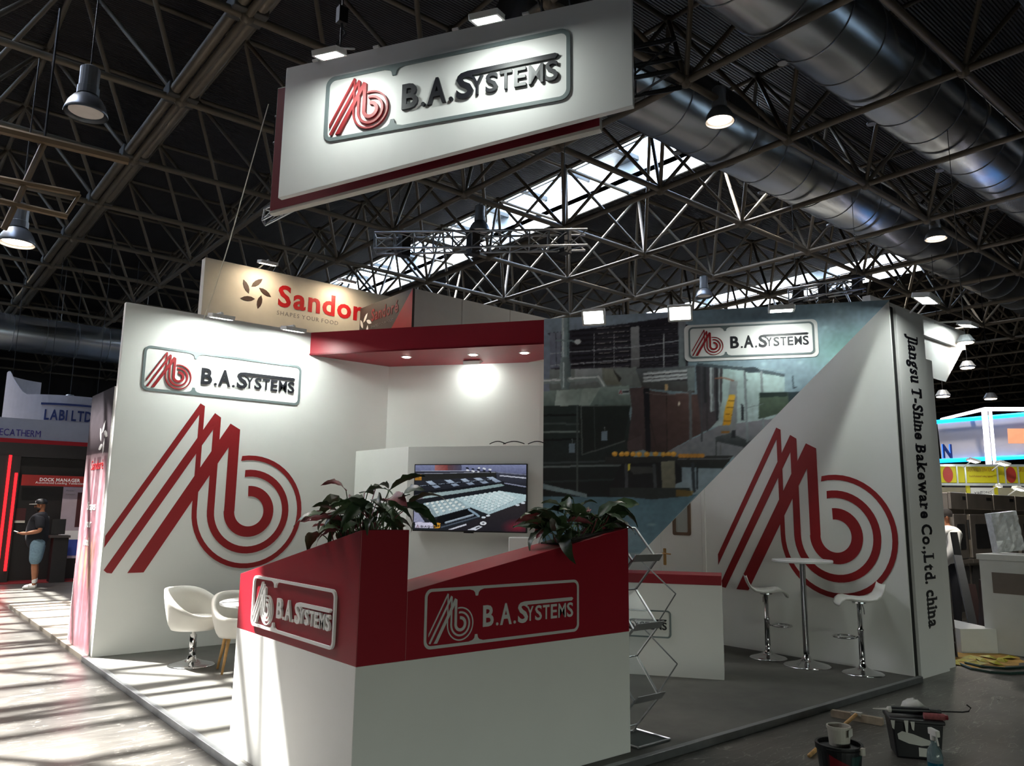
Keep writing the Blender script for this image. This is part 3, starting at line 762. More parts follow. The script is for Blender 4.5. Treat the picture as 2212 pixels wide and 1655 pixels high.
cv.poly(m2([(265, 725), (620, 722), (575, 960), (300, 1045)]), '#242a28', '#1b1f1f'); cv.line(m2([(268, 725), (268, 1310)]), 4, '#474f4d'); cv.line(m2([(292, 725), (300, 1050), (580, 960)]), 3, '#515855'); cv.line(m2([(292, 728), (610, 722)]), 2, '#5d6663'); cv.line(m2([(378, 730), (385, 1010)]), 2, '#3c4341')
for x, y in ((233, 1005), (447, 925)): cv.poly(m2([(x - 20, y - 30), (x + 20, y - 32), (x + 18, y + 32), (x - 20, y + 32)]), '#6f7f8c'); cv.line(m2([(x, y - 60), (x + 2, y - 30)]), 1.2, '#8a9494')
cv.poly(m2([(612, 610), (715, 600), (735, 1035), (600, 965), (630, 760)]), '#5a4a4b', '#3c3031'); cv.poly(m2([(598, 960), (695, 920), (700, 1020), (600, 1040)]), '#4b3f40')
cv.poly(m2([(705, 610), (745, 610), (752, 1035), (722, 1035)]), '#1b1b21')
cv.poly(m2([(745, 625), (860, 640), (860, 1035), (752, 1030)]), '#5a4644', '#3f3130'); cv.poly(m2([(860, 645), (1100, 650), (1100, 900), (862, 1030)]), '#5d4744', '#453533'); cv.line(m2([(858, 640), (862, 1030)]), 1.5, '#2c2222'); cv.line(m2([(745, 800), (790, 1000)]), 1.2, '#2a2222')
cv.poly(m2([(845, 585), (868, 580), (866, 622), (848, 630)]), '#c9a87c'); cv.line(m2([(720, 640), (855, 655), (1000, 640)]), 2, '#77696a'); cv.disc(*m2([(940, 710)])[0], 2, 5, '#d9cfc4')
cv.poly(m2([(992, 480), (1046, 470), (1046, 625), (1000, 630)]), '#8f9a9d', '#717c7e'); cv.line(m2([(1015, 630), (1018, 975)]), 6, '#5d6064')
cv.poly(m2([(1090, 440), (1640, 520), (1640, 960), (1190, 860), (1090, 900)]), '#a8bfbe', '#8e9a9d'); cv.poly(m2([(1200, 860), (1230, 855), (1640, 800), (1640, 1160), (1290, 1062), (868, 1060), (868, 1028)]), '#77747c', '#6f7378')
cv.poly(m2([(1050, 455), (1230, 470), (1225, 690), (1190, 830), (1130, 890), (1090, 900), (1060, 640)]), '#3b3a40', '#4a4246')
for x, c_ in ((1085, '#5a6266'), (1110, '#2b2c31'), (1150, '#a9b0b3'), (1165, '#767d80'), (1205, '#8f979a'), (1190, '#2a2a2f')): cv.line(m2([(x, 470), (x + 4, 700 + (x % 3) * 60)]), 3 if x % 2 else 5, c_)
cv.line(m2([(1088, 470), (1090, 960)]), 4, '#45464b'); cv.line(m2([(1125, 640), (1128, 890)]), 3, '#3a3538')
cv.poly(m2([(1060, 440), (1400, 470), (1640, 515), (1640, 535), (1390, 495), (1060, 462)]), '#47535a'); cv.line(m2([(1060, 440), (1640, 495)]), 1.3, '#8fa0a4')
cv.poly(m2([(1280, 560), (1326, 560), (1322, 880), (1290, 930), (1215, 900), (1262, 700)]), '#8f9498', '#6a6c70'); cv.poly(m2([(1272, 652), (1314, 655), (1280, 850), (1230, 856), (1240, 760)]), '#d9ab42', '#b98320')
for k in range(4): cv.line(m2([(1268 - 10 * k, 690 + 45 * k), (1308 - 8 * k, 694 + 45 * k)]), 1.8, '#7a5218')
cv.poly(m2([(1218, 893), (1276, 893), (1272, 908), (1220, 908)]), '#8a5e2a'); cv.line(m2([(1180, 545), (1240, 540), (1300, 560)]), 3, '#8a5c46')
cv.poly(m2([(1180, 935), (1280, 905), (1410, 960), (1370, 1000), (1185, 960)]), '#4c5053', '#2f3336'); cv.line(m2([(1185, 960), (1185, 1055)]), 2, '#33373a'); cv.line(m2([(1215, 985), (1215, 1050)]), 1.5, '#4c4a40'); cv.poly(m2([(1290, 890), (1315, 890), (1315, 940), (1285, 940)]), '#23252a')
for x in (1375, 1485): cv.line(m2([(x, 500), (x + 18, 960)]), 5, '#767d82')
cv.disc(*m2([(1420, 488)])[0], 17, 6, '#2f3940'); cv.line(m2([(1380, 500), (1372, 540), (1396, 560)]), 1.4, '#3a444a'); cv.poly(m2([(1350, 712), (1368, 720), (1372, 825), (1352, 825)]), '#272a30')
cv.poly(m3([(572, 742), (790, 738), (800, 830), (730, 905), (565, 948)]), '#4d5c4e', '#39443a'); cv.poly(m3([(572, 742), (790, 738), (788, 772), (574, 780)]), '#1d2a28'); cv.poly(m3([(790, 740), (890, 735), (800, 830)]), '#26333a'); cv.line(m3([(828, 620), (835, 710), (860, 700)]), 3, '#38444a'); cv.line(m3([(480, 860), (600, 830)]), 1.4, '#6d7478'); cv.line(m3([(520, 830), (520, 920)]), 1.4, '#8a9194')
for x, y in ((605, 525), (885, 512), (1080, 240), (1190, 120)): cv.disc(*m3([(x, y)])[0], 9, 6, '#b9d6d4', .6, True)
cv.disc(*m3([(1250, 420)])[0], 110, 70, '#8fc2b8', .75, True); cv.disc(*m3([(1180, 150)])[0], 60, 40, '#94a6b0', .5, True)
cv.poly(m2([(450, 1065), (920, 1060), (1300, 1058), (1230, 1142), (450, 1112)]), '#2f2f30', '#232626'); cv.line(m2([(935, 1078), (1290, 1074)]), 2, '#676c70')
for x in (515, 562, 595, 637, 678, 728, 785, 838, 872, 905): cv.disc(*m2([(x, 1046 + (x % 5) - 2)])[0], 6.2, 5.2, '#c98f34'); cv.disc(*m2([(x - 4, 1040 + (x % 5) - 2)])[0], 4, 3, '#e2b45a', .8)
for x in range(950, 1100, 24): cv.disc(*m2([(x, 1056)])[0], 5.5, 4.2, '#b98039')
cv.poly(m2([(560, 1110), (910, 1095), (960, 1140), (960, 1230), (640, 1330), (450, 1330)]), '#1a1c1f'); cv.poly(m2([(600, 1130), (780, 1130), (770, 1170), (640, 1180)]), '#3c3e3d'); cv.poly(m2([(820, 1095), (912, 1090), (918, 1290), (830, 1298)]), '#7a7868', '#5f5d50')
cv.poly(m2([(960, 1145), (1230, 1145), (1060, 1300), (960, 1260)]), '#7f8e98'); cv.line(m2([(1030, 1110), (1040, 1290)]), 7, '#30363c'); cv.line(m2([(1060, 1110), (1062, 1275)]), 4, '#23282e'); cv.line(m2([(590, 1120), (595, 1290)]), 7, '#43464a'); cv.line(m2([(775, 1120), (785, 1300)]), 7, '#3f4346')
cv.poly(m2([(30, 1325), (620, 1330), (1060, 1310), (700, 1700), (30, 1700)]), '#4d6875', '#5f8090'); cv.poly(m2([(480, 1270), (1010, 1270), (1030, 1320), (760, 1345), (480, 1320)]), '#2a2f2f'); cv.poly(m2([(920, 1280), (1040, 1290), (1020, 1325), (920, 1325)]), '#8a6a2c', al=.6)
cv.poly(m2([(40, 1240), (330, 1310), (330, 1335), (40, 1275)]), '#73858a'); cv.disc(*m2([(760, 1512)])[0], 12, 4, '#9fb8c0', .6, True); cv.poly(m2([(600, 1110), (618, 1110), (614, 1155), (600, 1158)]), '#c9b84a')
cv.noise(.07, 6, 3); cv.noise(.08, 30, 5); cv.blur(1)
Z1 = 3.925
cor = [(ML.x, ML.y, 0), (TR.x, TR.y, 0), (TR.x, TR.y, Z1), (ML.x, ML.y, Z1)]
hm = homography([(0, 0), (1, 0), (1, 1), (0, 1)], [pix(p) for p in cor])
MT['mural'] = print_mat('mural', .45)
mu = struct('wall_mural', 'triangular mural board printed with a photograph of a bakery line')
off = TN * .003
MB().hexa([tuple(ML - TN * .03), tuple(ML + Vector((.001, 0, 0)) - TN * .03), tuple(ML + Vector((.001, 0, 0)) + TN * .001), tuple(ML + TN * .001)] + [tuple(p + Vector((0, 0, Z1))) for p in (ML - TN * .03, TR - TN * .03, TR + TN * .001, ML + TN * .001)]).build('board', 'white_board', mu)
NU, NV = 420, 360
# triangular sheet: rows shrink towards the lower left corner
pu, pv = np.meshgrid(np.linspace(0, 1, NU + 1), np.linspace(0, 1, NV + 1)); fu = pu * pv
pts = np.array(ML + off)[None, None] + fu[..., None] * np.array(TR - ML) + pv[..., None] * np.array((0, 0, Z1))
ii = np.arange((NU + 1) * (NV + 1)).reshape(NV + 1, NU + 1); q = np.stack([ii[:-1, :-1], ii[:-1, 1:], ii[1:, 1:], ii[1:, :-1]], -1).reshape(-1, 4)
me = bpy.data.meshes.new('mural_print'); me.from_pydata(pts.reshape(-1, 3).tolist(), [], q.tolist()); X_, Y_ = hm(fu, pv)
c_ = np.clip(cv.sample(X_, Y_).reshape(-1, 3), 0, 1); c_ = np.clip(np.where(c_ <= .04045, c_ / 12.92, ((c_ + .055) / 1.055) ** 2.4) * 1.3, 0, 1)
ca = me.color_attributes.new('print', 'FLOAT_COLOR', 'POINT'); ca.data.foreach_set('color', np.concatenate([c_, np.ones((len(c_), 1))], 1).astype(np.float32).ravel())
link('mural_print', me, 'mural', mu)
# mural sign
p = Vector((7.131, 5.416, 3.352)) + TN * .006
fm = frame(p, TD)
t = thing('wall_sign', 'framed company sign on the mural under a floodlight', 'sign', mtx=fm)
MB().prism(rrect(-.05, 1.40, -.03, .40, .06), 0, .003).build('halo_board', 'white_board', t)
sign(t, Matrix.Translation((.012, 0, .003)), .6935, frame_mat='grey_frame', d=.004, world=False, text_d=.004)

# television
tv = thing('television', 'flat television showing rows of dough pieces on a bakery line', 'television', mtx=frame((5.226, 8.154, 1.345) + Vector((0, 0, 0)) if False else Vector((5.228, 8.154, 1.345)) + TN * .05, TD))
TW, TH = 1.436, .81
MB().box(0, TW, 0, TH, -.02, .02).build('casing', 'black', tv, bevel=.004); MB().box(.4, 1.0, .2, .6, -.052, -.02).build('wall_mount', 'black', tv); MB().box(TW / 2 - .06, TW / 2 + .06, -.012, .0, -.01, .018).build('sensor_bar', 'black_gloss', tv)
sc = Canvas(0, 0, 560, 360); e1 = lambda L_: [(x / 4, y / 4) for x, y in L_]
sc.poly(e1([(0, 0), (2240, 0), (2240, 1440), (0, 1440)]), '#17191d', '#20242a'); sc.poly(e1([(100, 80), (2200, 80), (2200, 290), (1600, 240), (100, 250)]), '#7f86a8', '#5c6180'); sc.poly(e1([(500, 90), (720, 90), (720, 210), (500, 210)]), '#a06a66', '#7a3f3e', 'x'); sc.poly(e1([(720, 90), (960, 90), (960, 210), (720, 210)]), '#5d4146', '#474a60', 'x')
sc.poly(e1([(100, 205), (1560, 225), (1560, 250), (100, 275)]), '#2b2d38'); sc.line(e1([(100, 215), (1230, 210)]), 2.5, '#9aa0b4'); sc.line(e1([(100, 262), (1540, 238)]), 2.5, '#8a8f9c')
for k in range(26): x, y = 1050 + (k * 97) % 480, 160 + (k * 53) % 75; sc.disc(*e1([(x, y)])[0], 5, 3, '#d5d9e0' if k % 2 else '#1c1f26')
sc.poly(e1([(100, 270), (1560, 245), (1540, 330), (340, 385), (100, 400)]), '#232422'); sc.poly(e1([(90, 275), (270, 278), (270, 375), (90, 375)]), '#a8772a')
for k in range(3): sc.line(e1([(165, 298 + 27 * k), (250 - 20 * (k == 1), 298 + 27 * k)]), 2.4, '#5a3e14')
sc.poly(e1([(100, 395), (1520, 310), (1560, 430), (160, 600)]), '#2a2d35', '#1c1e24')
for x in (340, 665, 930, 1170, 1390): sc.poly(e1([(x, 395 - (x - 340) * .065), (x + 100, 385 - (x - 340) * .065), (x + 260, 500 - (x - 340) * .09), (x + 160, 515 - (x - 340) * .09)]), '#a9b9cc', '#7d8ba0')
sc.line(e1([(160, 490), (900, 425), (1480, 375)]), 3.5, '#10131a'); sc.line(e1([(160, 480), (900, 415), (1480, 366)]), 1.4, '#8794a6'); sc.line(e1([(160, 600), (1560, 440)]), 4, '#0c0e12')
sc.poly(e1([(150, 640), (900, 550), (1640, 440), (1700, 470), (1640, 490), (900, 610), (170, 715)]), '#9fb3b5', '#7c9294', 'x'); sc.poly(e1([(130, 640), (260, 620), (300, 700), (150, 720)]), '#6d6a74')
sc.poly(e1([(1560, 250), (2080, 270), (2080, 500), (1720, 420), (1560, 360)]), '#3c3f4c', '#23252d'); sc.line(e1([(1620, 297), (2080, 345)]), 5, '#b9bdcb'); sc.line(e1([(1700, 430), (2080, 500)]), 4.5, '#848aa0'); sc.line(e1([(1560, 240), (2080, 285)]), 4, '#6d7186')
sc.poly(e1([(840, 690), (1640, 570), (2075, 635), (2065, 745), (1430, 980), (1120, 855)]), '#b4ccd0', '#9fb6bd'); sc.poly(e1([(310, 780), (830, 690), (1125, 855), (380, 1055), (250, 860)]), '#8fa6ad', '#a9bcc2')
for i in range(9):
    for j in range(9):
        u, v = (i + .5) / 9, (j + .4) / 9; x = 900 + (1640 - 900) * u + (480 - 260 * u) * v + 60 * v; y = 690 - 115 * u + (260 - 130 * u) * v - 10
        sc.disc(x / 4, y / 4, 7.5, 4.2, '#d4e2e4' if (i + j) % 2 else '#c3d6d8', .9); sc.disc(x / 4 + 5, y / 4 + 5, 3, 2, '#6d7f86', .7)
for i in range(6):
    for j in range(4):
        u, v = (i + .4) / 6, (j + .4) / 4; x = 330 + 500 * u + (60 + 210 * u) * v; y = 770 - 75 * u + (230 - 70 * u) * v
        sc.disc(x / 4, y / 4, 7, 5, '#d9e0dc', .9); sc.disc(x / 4 + 5, y / 4 + 5, 3, 2, '#6d7a80', .7)
sc.poly(e1([(250, 860), (380, 1055), (560, 1010), (400, 800)]), '#6d7f88', al=.5); sc.poly(e1([(140, 840), (330, 1110), (140, 1110)]), '#8d90ab'); sc.poly(e1([(230, 850), (300, 850), (340, 940), (270, 940)]), '#c9d0d0')
sc.poly(e1([(560, 1020), (1130, 870), (1250, 990), (640, 1150), (500, 1100)]), '#0c0d10'); sc.line(e1([(690, 1120), (1160, 985)]), 9, '#73818f'); sc.line(e1([(690, 1114), (1160, 978)]), 3, '#aebac6'); sc.line(e1([(620, 1200), (1240, 1020)]), 6, '#4a5360'); sc.line(e1([(1090, 890), (1210, 970), (1260, 1010)]), 9, '#7f95a6')
sc.poly(e1([(700, 1245), (1430, 985), (2065, 745), (2065, 1290), (700, 1260)]), '#2e2a2c', '#1e1c22'); sc.poly(e1([(720, 1245), (1040, 1140), (1050, 1165), (800, 1245)]), '#c3c6d2'); sc.disc(1335 / 4, 1133 / 4, 14, 8, '#d3d6dc'); sc.disc(1335 / 4, 1133 / 4, 6, 3.5, '#6d6f78'); sc.poly(e1([(1060, 1250), (1260, 1170), (1320, 1195), (1220, 1255)]), '#c9cdd8'); sc.poly(e1([(1200, 1215), (1270, 1190), (1285, 1205), (1215, 1228)]), '#2a2a30')
sc.disc(480, 300, 75, 40, '#8a2030', .75, True)
for x, y in ((1925, 815), (2020, 780), (1420, 1000), (1340, 1030)): sc.disc(x / 4, y / 4, 9, 4, '#c9d3dc')
sc.poly(e1([(165, 1110), (480, 1120), (475, 1215), (160, 1210)]), '#c9c6dc'); sc.poly(e1([(490, 1115), (600, 1130), (590, 1215), (490, 1215)]), '#c18a2c'); sc.poly(e1([(515, 1160), (545, 1160), (545, 1195), (515, 1195)]), '#3a2a10'); sc.poly(e1([(555, 1160), (580, 1160), (580, 1195), (555, 1195)]), '#3a2a10'); sc.line(e1([(505, 1135), (505, 1200)]), 3, '#3a2a10')
sc.noise(.06, 5, 11)
scr = homography([(0, 0), (1, 0), (1, 1), (0, 1)], [(130 / 4, 1245 / 4), (2065 / 4, 1288 / 4), (2072 / 4, 108 / 4), (163 / 4, 108 / 4)])
MT['screen'] = print_mat('screen', .12, emit=0.85)
print_mesh('screen', (.012, .014, .021), (TW - .024, 0, 0), (0, TH - .026, 0), 300, 180, scr, sc, 'screen', tv)
lg = MB()
for ch, a, b in (('B', 0, .16), ('.', .19, .22), ('A', .24, .42), ('.', .44, .47), ('S', .49, .64)): letter(lg, ch, .108 + a * .19, .108 + b * .19, .043, .068, .0212, .0217)
for i, ch in enumerate('YSTEMS'): letter(lg, ch, .232 + i * .0115, .2425 + i * .0115, .044, .062, .0212, .0217)
lg.build('screen_lettering', 'ink', tv)
for mb in emblem_parts(.021, .045, .036, .0212, .0216): mb.build('screen_emblem', 'red_print', tv)

# ------------------------------------------------------------------ main counter
CA, CBY, CW = 2.065, 3.742, .30
ct = thing('reception_counter', 'tall white and dark red reception counter with sloping tops in front', 'counter', (CA, CBY, 0))
zl = lambda y: 1.147 + (5.425 - CBY - y) * .2035
MB().prism([(0, 0), (2.115, 0), (2.115, CW), (CW, CW), (CW, 1.683), (0, 1.683)], 0.0, .787).build('white_base', 'white', ct, bevel=.003)
MB().hexa([(0, 0, .787), (CW, 0, .787), (CW, 1.683, .787), (0, 1.683, .787), (0, 0, zl(0)), (CW, 0, zl(0)), (CW, 1.683, zl(1.683)), (0, 1.683, zl(1.683))]).build('red_side_wing', 'red', ct, bevel=.003)
MB().hexa([(CW, 0, .787), (2.115, 0, .787), (2.115, CW, .787), (CW, CW, .787), (CW, 0, 1.152), (2.115, 0, 1.492), (2.115, CW, 1.492), (CW, CW, 1.152)]).build('red_front_wing', 'red', ct, bevel=.003)
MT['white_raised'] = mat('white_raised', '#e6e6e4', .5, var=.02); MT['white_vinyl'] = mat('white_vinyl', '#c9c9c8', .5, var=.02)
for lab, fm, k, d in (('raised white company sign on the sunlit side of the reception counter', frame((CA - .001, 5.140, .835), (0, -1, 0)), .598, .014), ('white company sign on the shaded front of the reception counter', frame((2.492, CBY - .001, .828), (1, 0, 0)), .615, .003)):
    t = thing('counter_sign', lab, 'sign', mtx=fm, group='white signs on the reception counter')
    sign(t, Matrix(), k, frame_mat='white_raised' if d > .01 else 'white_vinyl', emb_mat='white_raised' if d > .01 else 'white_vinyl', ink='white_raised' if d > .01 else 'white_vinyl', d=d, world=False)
# small rear counter, parallel to the diagonal front
sp_ = Vector((6.631, 4.715, 0)); sl_ = sp_ - TD * 1.9
sct = thing('low_counter', 'low white counter with a dark red top behind the brochure rack', 'counter', mtx=frame(sl_, TD))
MB().box(0, 1.9, 0, .895, -.45, 0).build('white_base', 'white', sct, bevel=.003); MB().box(0, 1.9, .895, .988, -.45, .003).build('red_top', 'red', sct, bevel=.003)
t = thing('counter_sign', 'grey framed company sign on the low counter behind the brochure rack', 'sign', mtx=frame(sl_ + TN * .001, TD))
sign(t, Matrix.Translation((.43, .362, .0)), .5, frame_mat='grey_frame', d=.012, world=False)

# ------------------------------------------------------------------ hanging sign
fw = Vector((math.cos(AZ), math.sin(AZ), 0)); HC = fw * 6.4; HD = Vector((.5, -.8660, 0)); HN = Vector((-.8660, -.5, 0)); hp = lambda x, y, o=0.0: on_line(x, y, HC + HN * o, HC + HN * o + HD)
a1, b1, c1_, d1 = hp(619, 144), hp(600, 428), hp(1364, 228), hp(1364, -15)
hz = (a1.z + d1.z) / 2; h0 = Vector((a1.x, a1.y, 0)); fmh = frame(h0, HD); HW = (Vector((d1.x, d1.y, 0)) - h0).length
hs = thing('hanging_sign', 'large white and dark red company banner box hung from the roof', 'sign', mtx=fmh)
MB().prism([(0, b1.z), (HW, c1_.z), (HW, hz), (0, hz)], -.06, 0).build('front_panel', 'white_board', hs, bevel=.004)
r1, r2 = hp(582, 462, -.22), hp(1296, 278, -.22); u1, u2 = (Vector((r1.x, r1.y, 0)) - h0).dot(HD), (Vector((r2.x, r2.y, 0)) - h0).dot(HD)
MB().prism([(u1, r1.z), (u2, r2.z), (u2, hz - .05), (u1, hz - .05)], -.30, -.222).build('back_panel', 'cream_edge', hs)
MB().prism([(u1 + .004, r1.z + .03), (u2 - .004, r2.z + .03), (u2 - .004, hz - .06), (u1 + .004, hz - .06)], -.222, -.219).build('red_face', 'maroon', hs)
for u in (.4, 1.7, 3.0): MB().box(u - .04, u + .04, hz - .4, hz - .1, -.222, -.06).build('spacer', 'cream_edge', hs)
s0 = hp(700, 305); us = (Vector((s0.x, s0.y, 0)) - h0).dot(HD); e_ = hp(1233, 150); ue = (Vector((e_.x, e_.y, 0)) - h0).dot(HD)
k_ = (ue - us) / 1.965; zs = hp(959, 262).z
sign(hs, Matrix.Translation((us + .02 * k_, zs - .01 * k_, 0)), k_, frame_mat='grey_frame', d=.016, world=False, text_d=.025)
for u in (.35, 1.05, 1.9, 2.6): MB().box(u - .03, u + .03, hz - .0, hz + .02, -.08, .015).build('top_clip', 'white_board', hs)


def truss(t, p, q, side, step, r, m='alu', name='truss_chord', tri=False):
    p, q = Vector(p), Vector(q); d = (q - p).normalized(); s_ = d.cross(Vector((0, 0, 1))).normalized() * side; u = Vector((0, 0, side))
    offs = [Vector(), s_, s_ + u, u] if not tri else [Vector(), s_, s_ / 2 + u]
    for o in offs: MB().tube(p + o, q + o, r, 8).build('chord', m, t, smooth=True, world=True)
    n = max(2, int((q - p).length / step)); L = (q - p).length / n; mb = MB()
    for i in range(n):
        a = p + d * L * i; b = a + d * L
        for e, f in [(offs[j], offs[(j + 1) % len(offs)]) for j in range(len(offs))]: mb.tube(a + e, b + f if i % 2 else b + f, r * .5, 5); mb.tube(a + e, a + f, r * .5, 5)
    mb.build('lacing', m, t, world=True)
    return t


bt = thing('rigging_truss', 'black square truss sticking out beside the hanging sign', 'truss', h0 - HN * .55 + Vector((0, 0, hz - .75)))
truss(bt, h0 - HN * .62 - HD * .35 + Vector((0, 0, hz - .62)), h0 - HN * .62 + HD * 3.9 + Vector((0, 0, hz - .62)), .3, .4, .022, 'black')
at_ = thing('rigging_truss', 'silver truss end showing below the lower left corner of the hanging sign', 'truss', h0)
pa, pb = hp(572, 487, -.75), hp(640, 452, -.9); truss(at_, pa, pa + (pb - pa).normalized() * 1.6 + Vector((0, 0, 0)), .16, .22, .014, 'alu', tri=True)
for i, (px, py) in enumerate(((737, 70), (1170, 10))):
    p = hp(px, py, -.3); p.z = hz - .02
    t = thing('hoist_chain', ('chain hoist above the left floodlight of the hanging sign', 'chain hoist above the middle of the hanging sign')[i], 'chain', p, group='chain hoists')
    MB().tube((0, 0, .0), (0, 0, ZL - p.z), .012, 6).build('chain', 'black', t); MB().path([(0, 0, .05), (.06, 0, .2), (-.03, .03, .38), (.05, 0, .52), (0, 0, .62)], .016, 6).box(-.05, .05, -.04, .04, .62, .8).build('hook', 'black', t)
w0, w1 = hp(580, 225, -.6), at_dist(440, 690, 8.2)
c = MB(); c.path([w0, w0.lerp(w1, .3) + Vector((0, 0, -.05)), w0.lerp(w1, .6) + Vector((0, 0, -.12)), w0.lerp(w1, .85) + Vector((0, 0, -.1)), w1], .006, 5)
MT['cord_white'] = mat('cord_white', '#cfcabb', .6); tag(c.build('power_cord', 'cord_white'), 'thin pale cord dangling from the hanging sign to the left wall', 'cord')


# ------------------------------------------------------------------ floodlights
def flood(p, direc, label, m='flood', w_=.27, h_=.19, anchor=None, group='stand floodlights', rgt=None, power=None):
    d = Vector(direc).normalized(); r = Vector(rgt).normalized() if rgt is not None else d.cross(Vector((0, 0, 1))).normalized(); u = r.cross(d)
    if u.length < .1: u = Vector((0, 0, 1))
    r = (r - d * r.dot(d)).normalized(); u = d.cross(r)
    M_ = Matrix(((r.x, u.x, d.x, p[0]), (r.y, u.y, d.y, p[1]), (r.z, u.z, d.z, p[2]), (0, 0, 0, 1)))
    t = thing('floodlight', label, 'floodlight', mtx=M_, group=group)
    MB().prism(rrect(-w_ / 2, w_ / 2, -h_ / 2, h_ / 2, .012, 3), -.045, -.004).ring(rrect(-w_ / 2, w_ / 2, -h_ / 2, h_ / 2, .012, 3), rrect(-w_ / 2 + .022, w_ / 2 - .022, -h_ / 2 + .022, h_ / 2 - .022, .008, 3), -.004, .004).build('housing', 'white_gloss', t)
    MB().prism(rrect(-w_ / 2 + .022, w_ / 2 - .022, -h_ / 2 + .022, h_ / 2 - .022, .008, 3), -.004, .0).build('lens', m, t)
    if anchor is not None:
        loc = M_.inverted() @ Vector(anchor); MB().tube((0, 0, -.045), (0, 0, -.07), .02).tube((0, 0, -.07), loc, .011).build('arm', 'white_gloss', t)
    return t


for (px, py), lab in (((478, 688), 'floodlight over the left end of the white wall sign'), ((634, 715), 'floodlight over the right end of the white wall sign')):
    p = on_y(px, py, LB - .42); flood(p, (0, .2, -1), lab, anchor=(p.x, LB + .03, WH), rgt=(1, 0, 0))
p = on_z(1022, 784, 3.585); flood(p, (.35, .25, -1), 'floodlight under the red canopy lighting the recess', m='flood_low', w_=.24, h_=.16, anchor=(p.x, p.y, 3.612), rgt=TD)
for (px, py), di, lab, m_ in (((1282, 686), 0.75, 'floodlight on top of the mural nearest the red canopy', 'flood_face'), ((1469, 677), .75, 'floodlight on top of the mural above the sign emblem', 'flood_face'), ((1688, 671), -.05, 'floodlight on top of the mural lighting the sign letters', 'flood_mid')):
    p = on_line(px, py, TL + TN * .42, TR + TN * .42); flood(p, TN * di + Vector((0, 0, -1 if di < .5 else -.42)), lab, m=m_, anchor=(p.x - TN.x * .42, p.y - TN.y * .42, 3.93), rgt=TD)
for (px, py), dd, lab in (((712, 120), .4, 'floodlight over the emblem of the hanging sign'), ((1052, 43), .4, 'floodlight over the letters of the hanging sign')):
    p = hp(px, py, .46); flood(p, -HN * .3 + Vector((0, 0, -1)), lab, m='flood_mid', anchor=(p.x - HN.x * .4, p.y - HN.y * .4, hz), rgt=HD)


# ================================================================== furniture on the stand
MT['acryl_white'] = mat('acryl_white', '#e4e6e6', .25, var=.01)


def trumpet(r, h):
    return [(0, 0), (r, 0), (r, .006), (r * .93, .014), (r * .7, .026), (r * .45, .042), (r * .22, .065), (r * .15, .1), (.03, .13 if h > .2 else .11), (.03, h)]


def bar_stool(p, face, label):
    t = thing('bar_stool', label, 'stool', (p[0], p[1], 0), face, group='white bar stools')
    MB().lathe(trumpet(.205, .14)[:-1] + [(.03, .14), (0, .14)], 36).build('base', 'chrome', t, smooth=True)
    MB().lathe([(0, .1), (.029, .1), (.029, .42), (.033, .425), (.033, .44), (.025, .445), (.025, .72), (0, .72)], 20).build('column', 'chrome', t, smooth=True)
    fr_ = MB(); fr_.path([(.03, 0, .36), (.08, 0, .36)], .009, 8)
    fr_.path([(.16 + .11 * math.cos(a), .12 * math.sin(a), .36) for a in np.linspace(0, 2 * math.pi, 25)[:-1]], .010, 8, closed=True); fr_.build('foot_ring', 'chrome', t, smooth=True)
    MB().path([(-.02, .03, .7), (-.02, .09, .66), (-.02, .11, .6)], .005, 6).build('lift_lever', 'chrome', t)
    prof = [(-.225, .165), (-.205, .10), (-.175, .045), (-.13, .012), (-.05, .0), (.05, .006), (.12, .018), (.165, .014), (.2, -.012), (.222, -.045)]
    mb = MB(); n = len(prof); ny = 9; vs = []
    for s_ in (0, 1):
        for x, z in prof:
            for j in range(ny):
                v = -1 + 2 * j / (ny - 1); hw = .2 * (1 - .12 * (abs(x) / .22) ** 3)
                vs.append((x, v * hw, .735 + z + .018 * abs(v) ** 3 - (.022 if s_ else 0)))
    g = lambda s_, i, j: s_ * n * ny + i * ny + j; fs = []
    for i in range(n - 1):
        for j in range(ny - 1): fs += [(g(0, i, j), g(0, i + 1, j), g(0, i + 1, j + 1), g(0, i, j + 1)), (g(1, i, j), g(1, i, j + 1), g(1, i + 1, j + 1), g(1, i + 1, j))]
        fs += [(g(0, i, 0), g(1, i, 0), g(1, i + 1, 0), g(0, i + 1, 0)), (g(0, i, ny - 1), g(0, i + 1, ny - 1), g(1, i + 1, ny - 1), g(1, i, ny - 1))]
    for j in range(ny - 1): fs += [(g(0, 0, j), g(0, 0, j + 1), g(1, 0, j + 1), g(1, 0, j)), (g(0, n - 1, j), g(1, n - 1, j), g(1, n - 1, j + 1), g(0, n - 1, j + 1))]
    mb.add(vs, fs); mb.build('seat', 'stool_white', t, smooth=True)
    MB().lathe([(0, .7), (.07, .7), (.07, .716), (0, .716)], 16).build('seat_plate', 'chrome', t)
    return t


bar_stool((8.04, 5.12), math.atan2(-.77, .64), 'white bar stool between the low counter and the bar table')
bar_stool((8.07, 4.05), math.atan2(.77, -.64), 'white bar stool beside the dark gap at the wall end')
t = thing('bar_table', 'tall round bar table with chrome column before the red emblem', 'table', (7.985, 4.62, 0))
MB().lathe(trumpet(.245, .16)[:-1] + [(.03, .16), (0, .16)], 40).build('base', 'chrome', t, smooth=True); MB().lathe([(0, .12), (.031, .12), (.031, 1.07), (.1, 1.075), (.1, 1.085), (0, 1.085)], 20).build('column', 'chrome', t, smooth=True)
MB().lathe([(0, 1.085), (.312, 1.085), (.318, 1.09), (.318, 1.108), (.312, 1.113), (0, 1.113)], 48).build('tabletop', 'acryl_white', t)


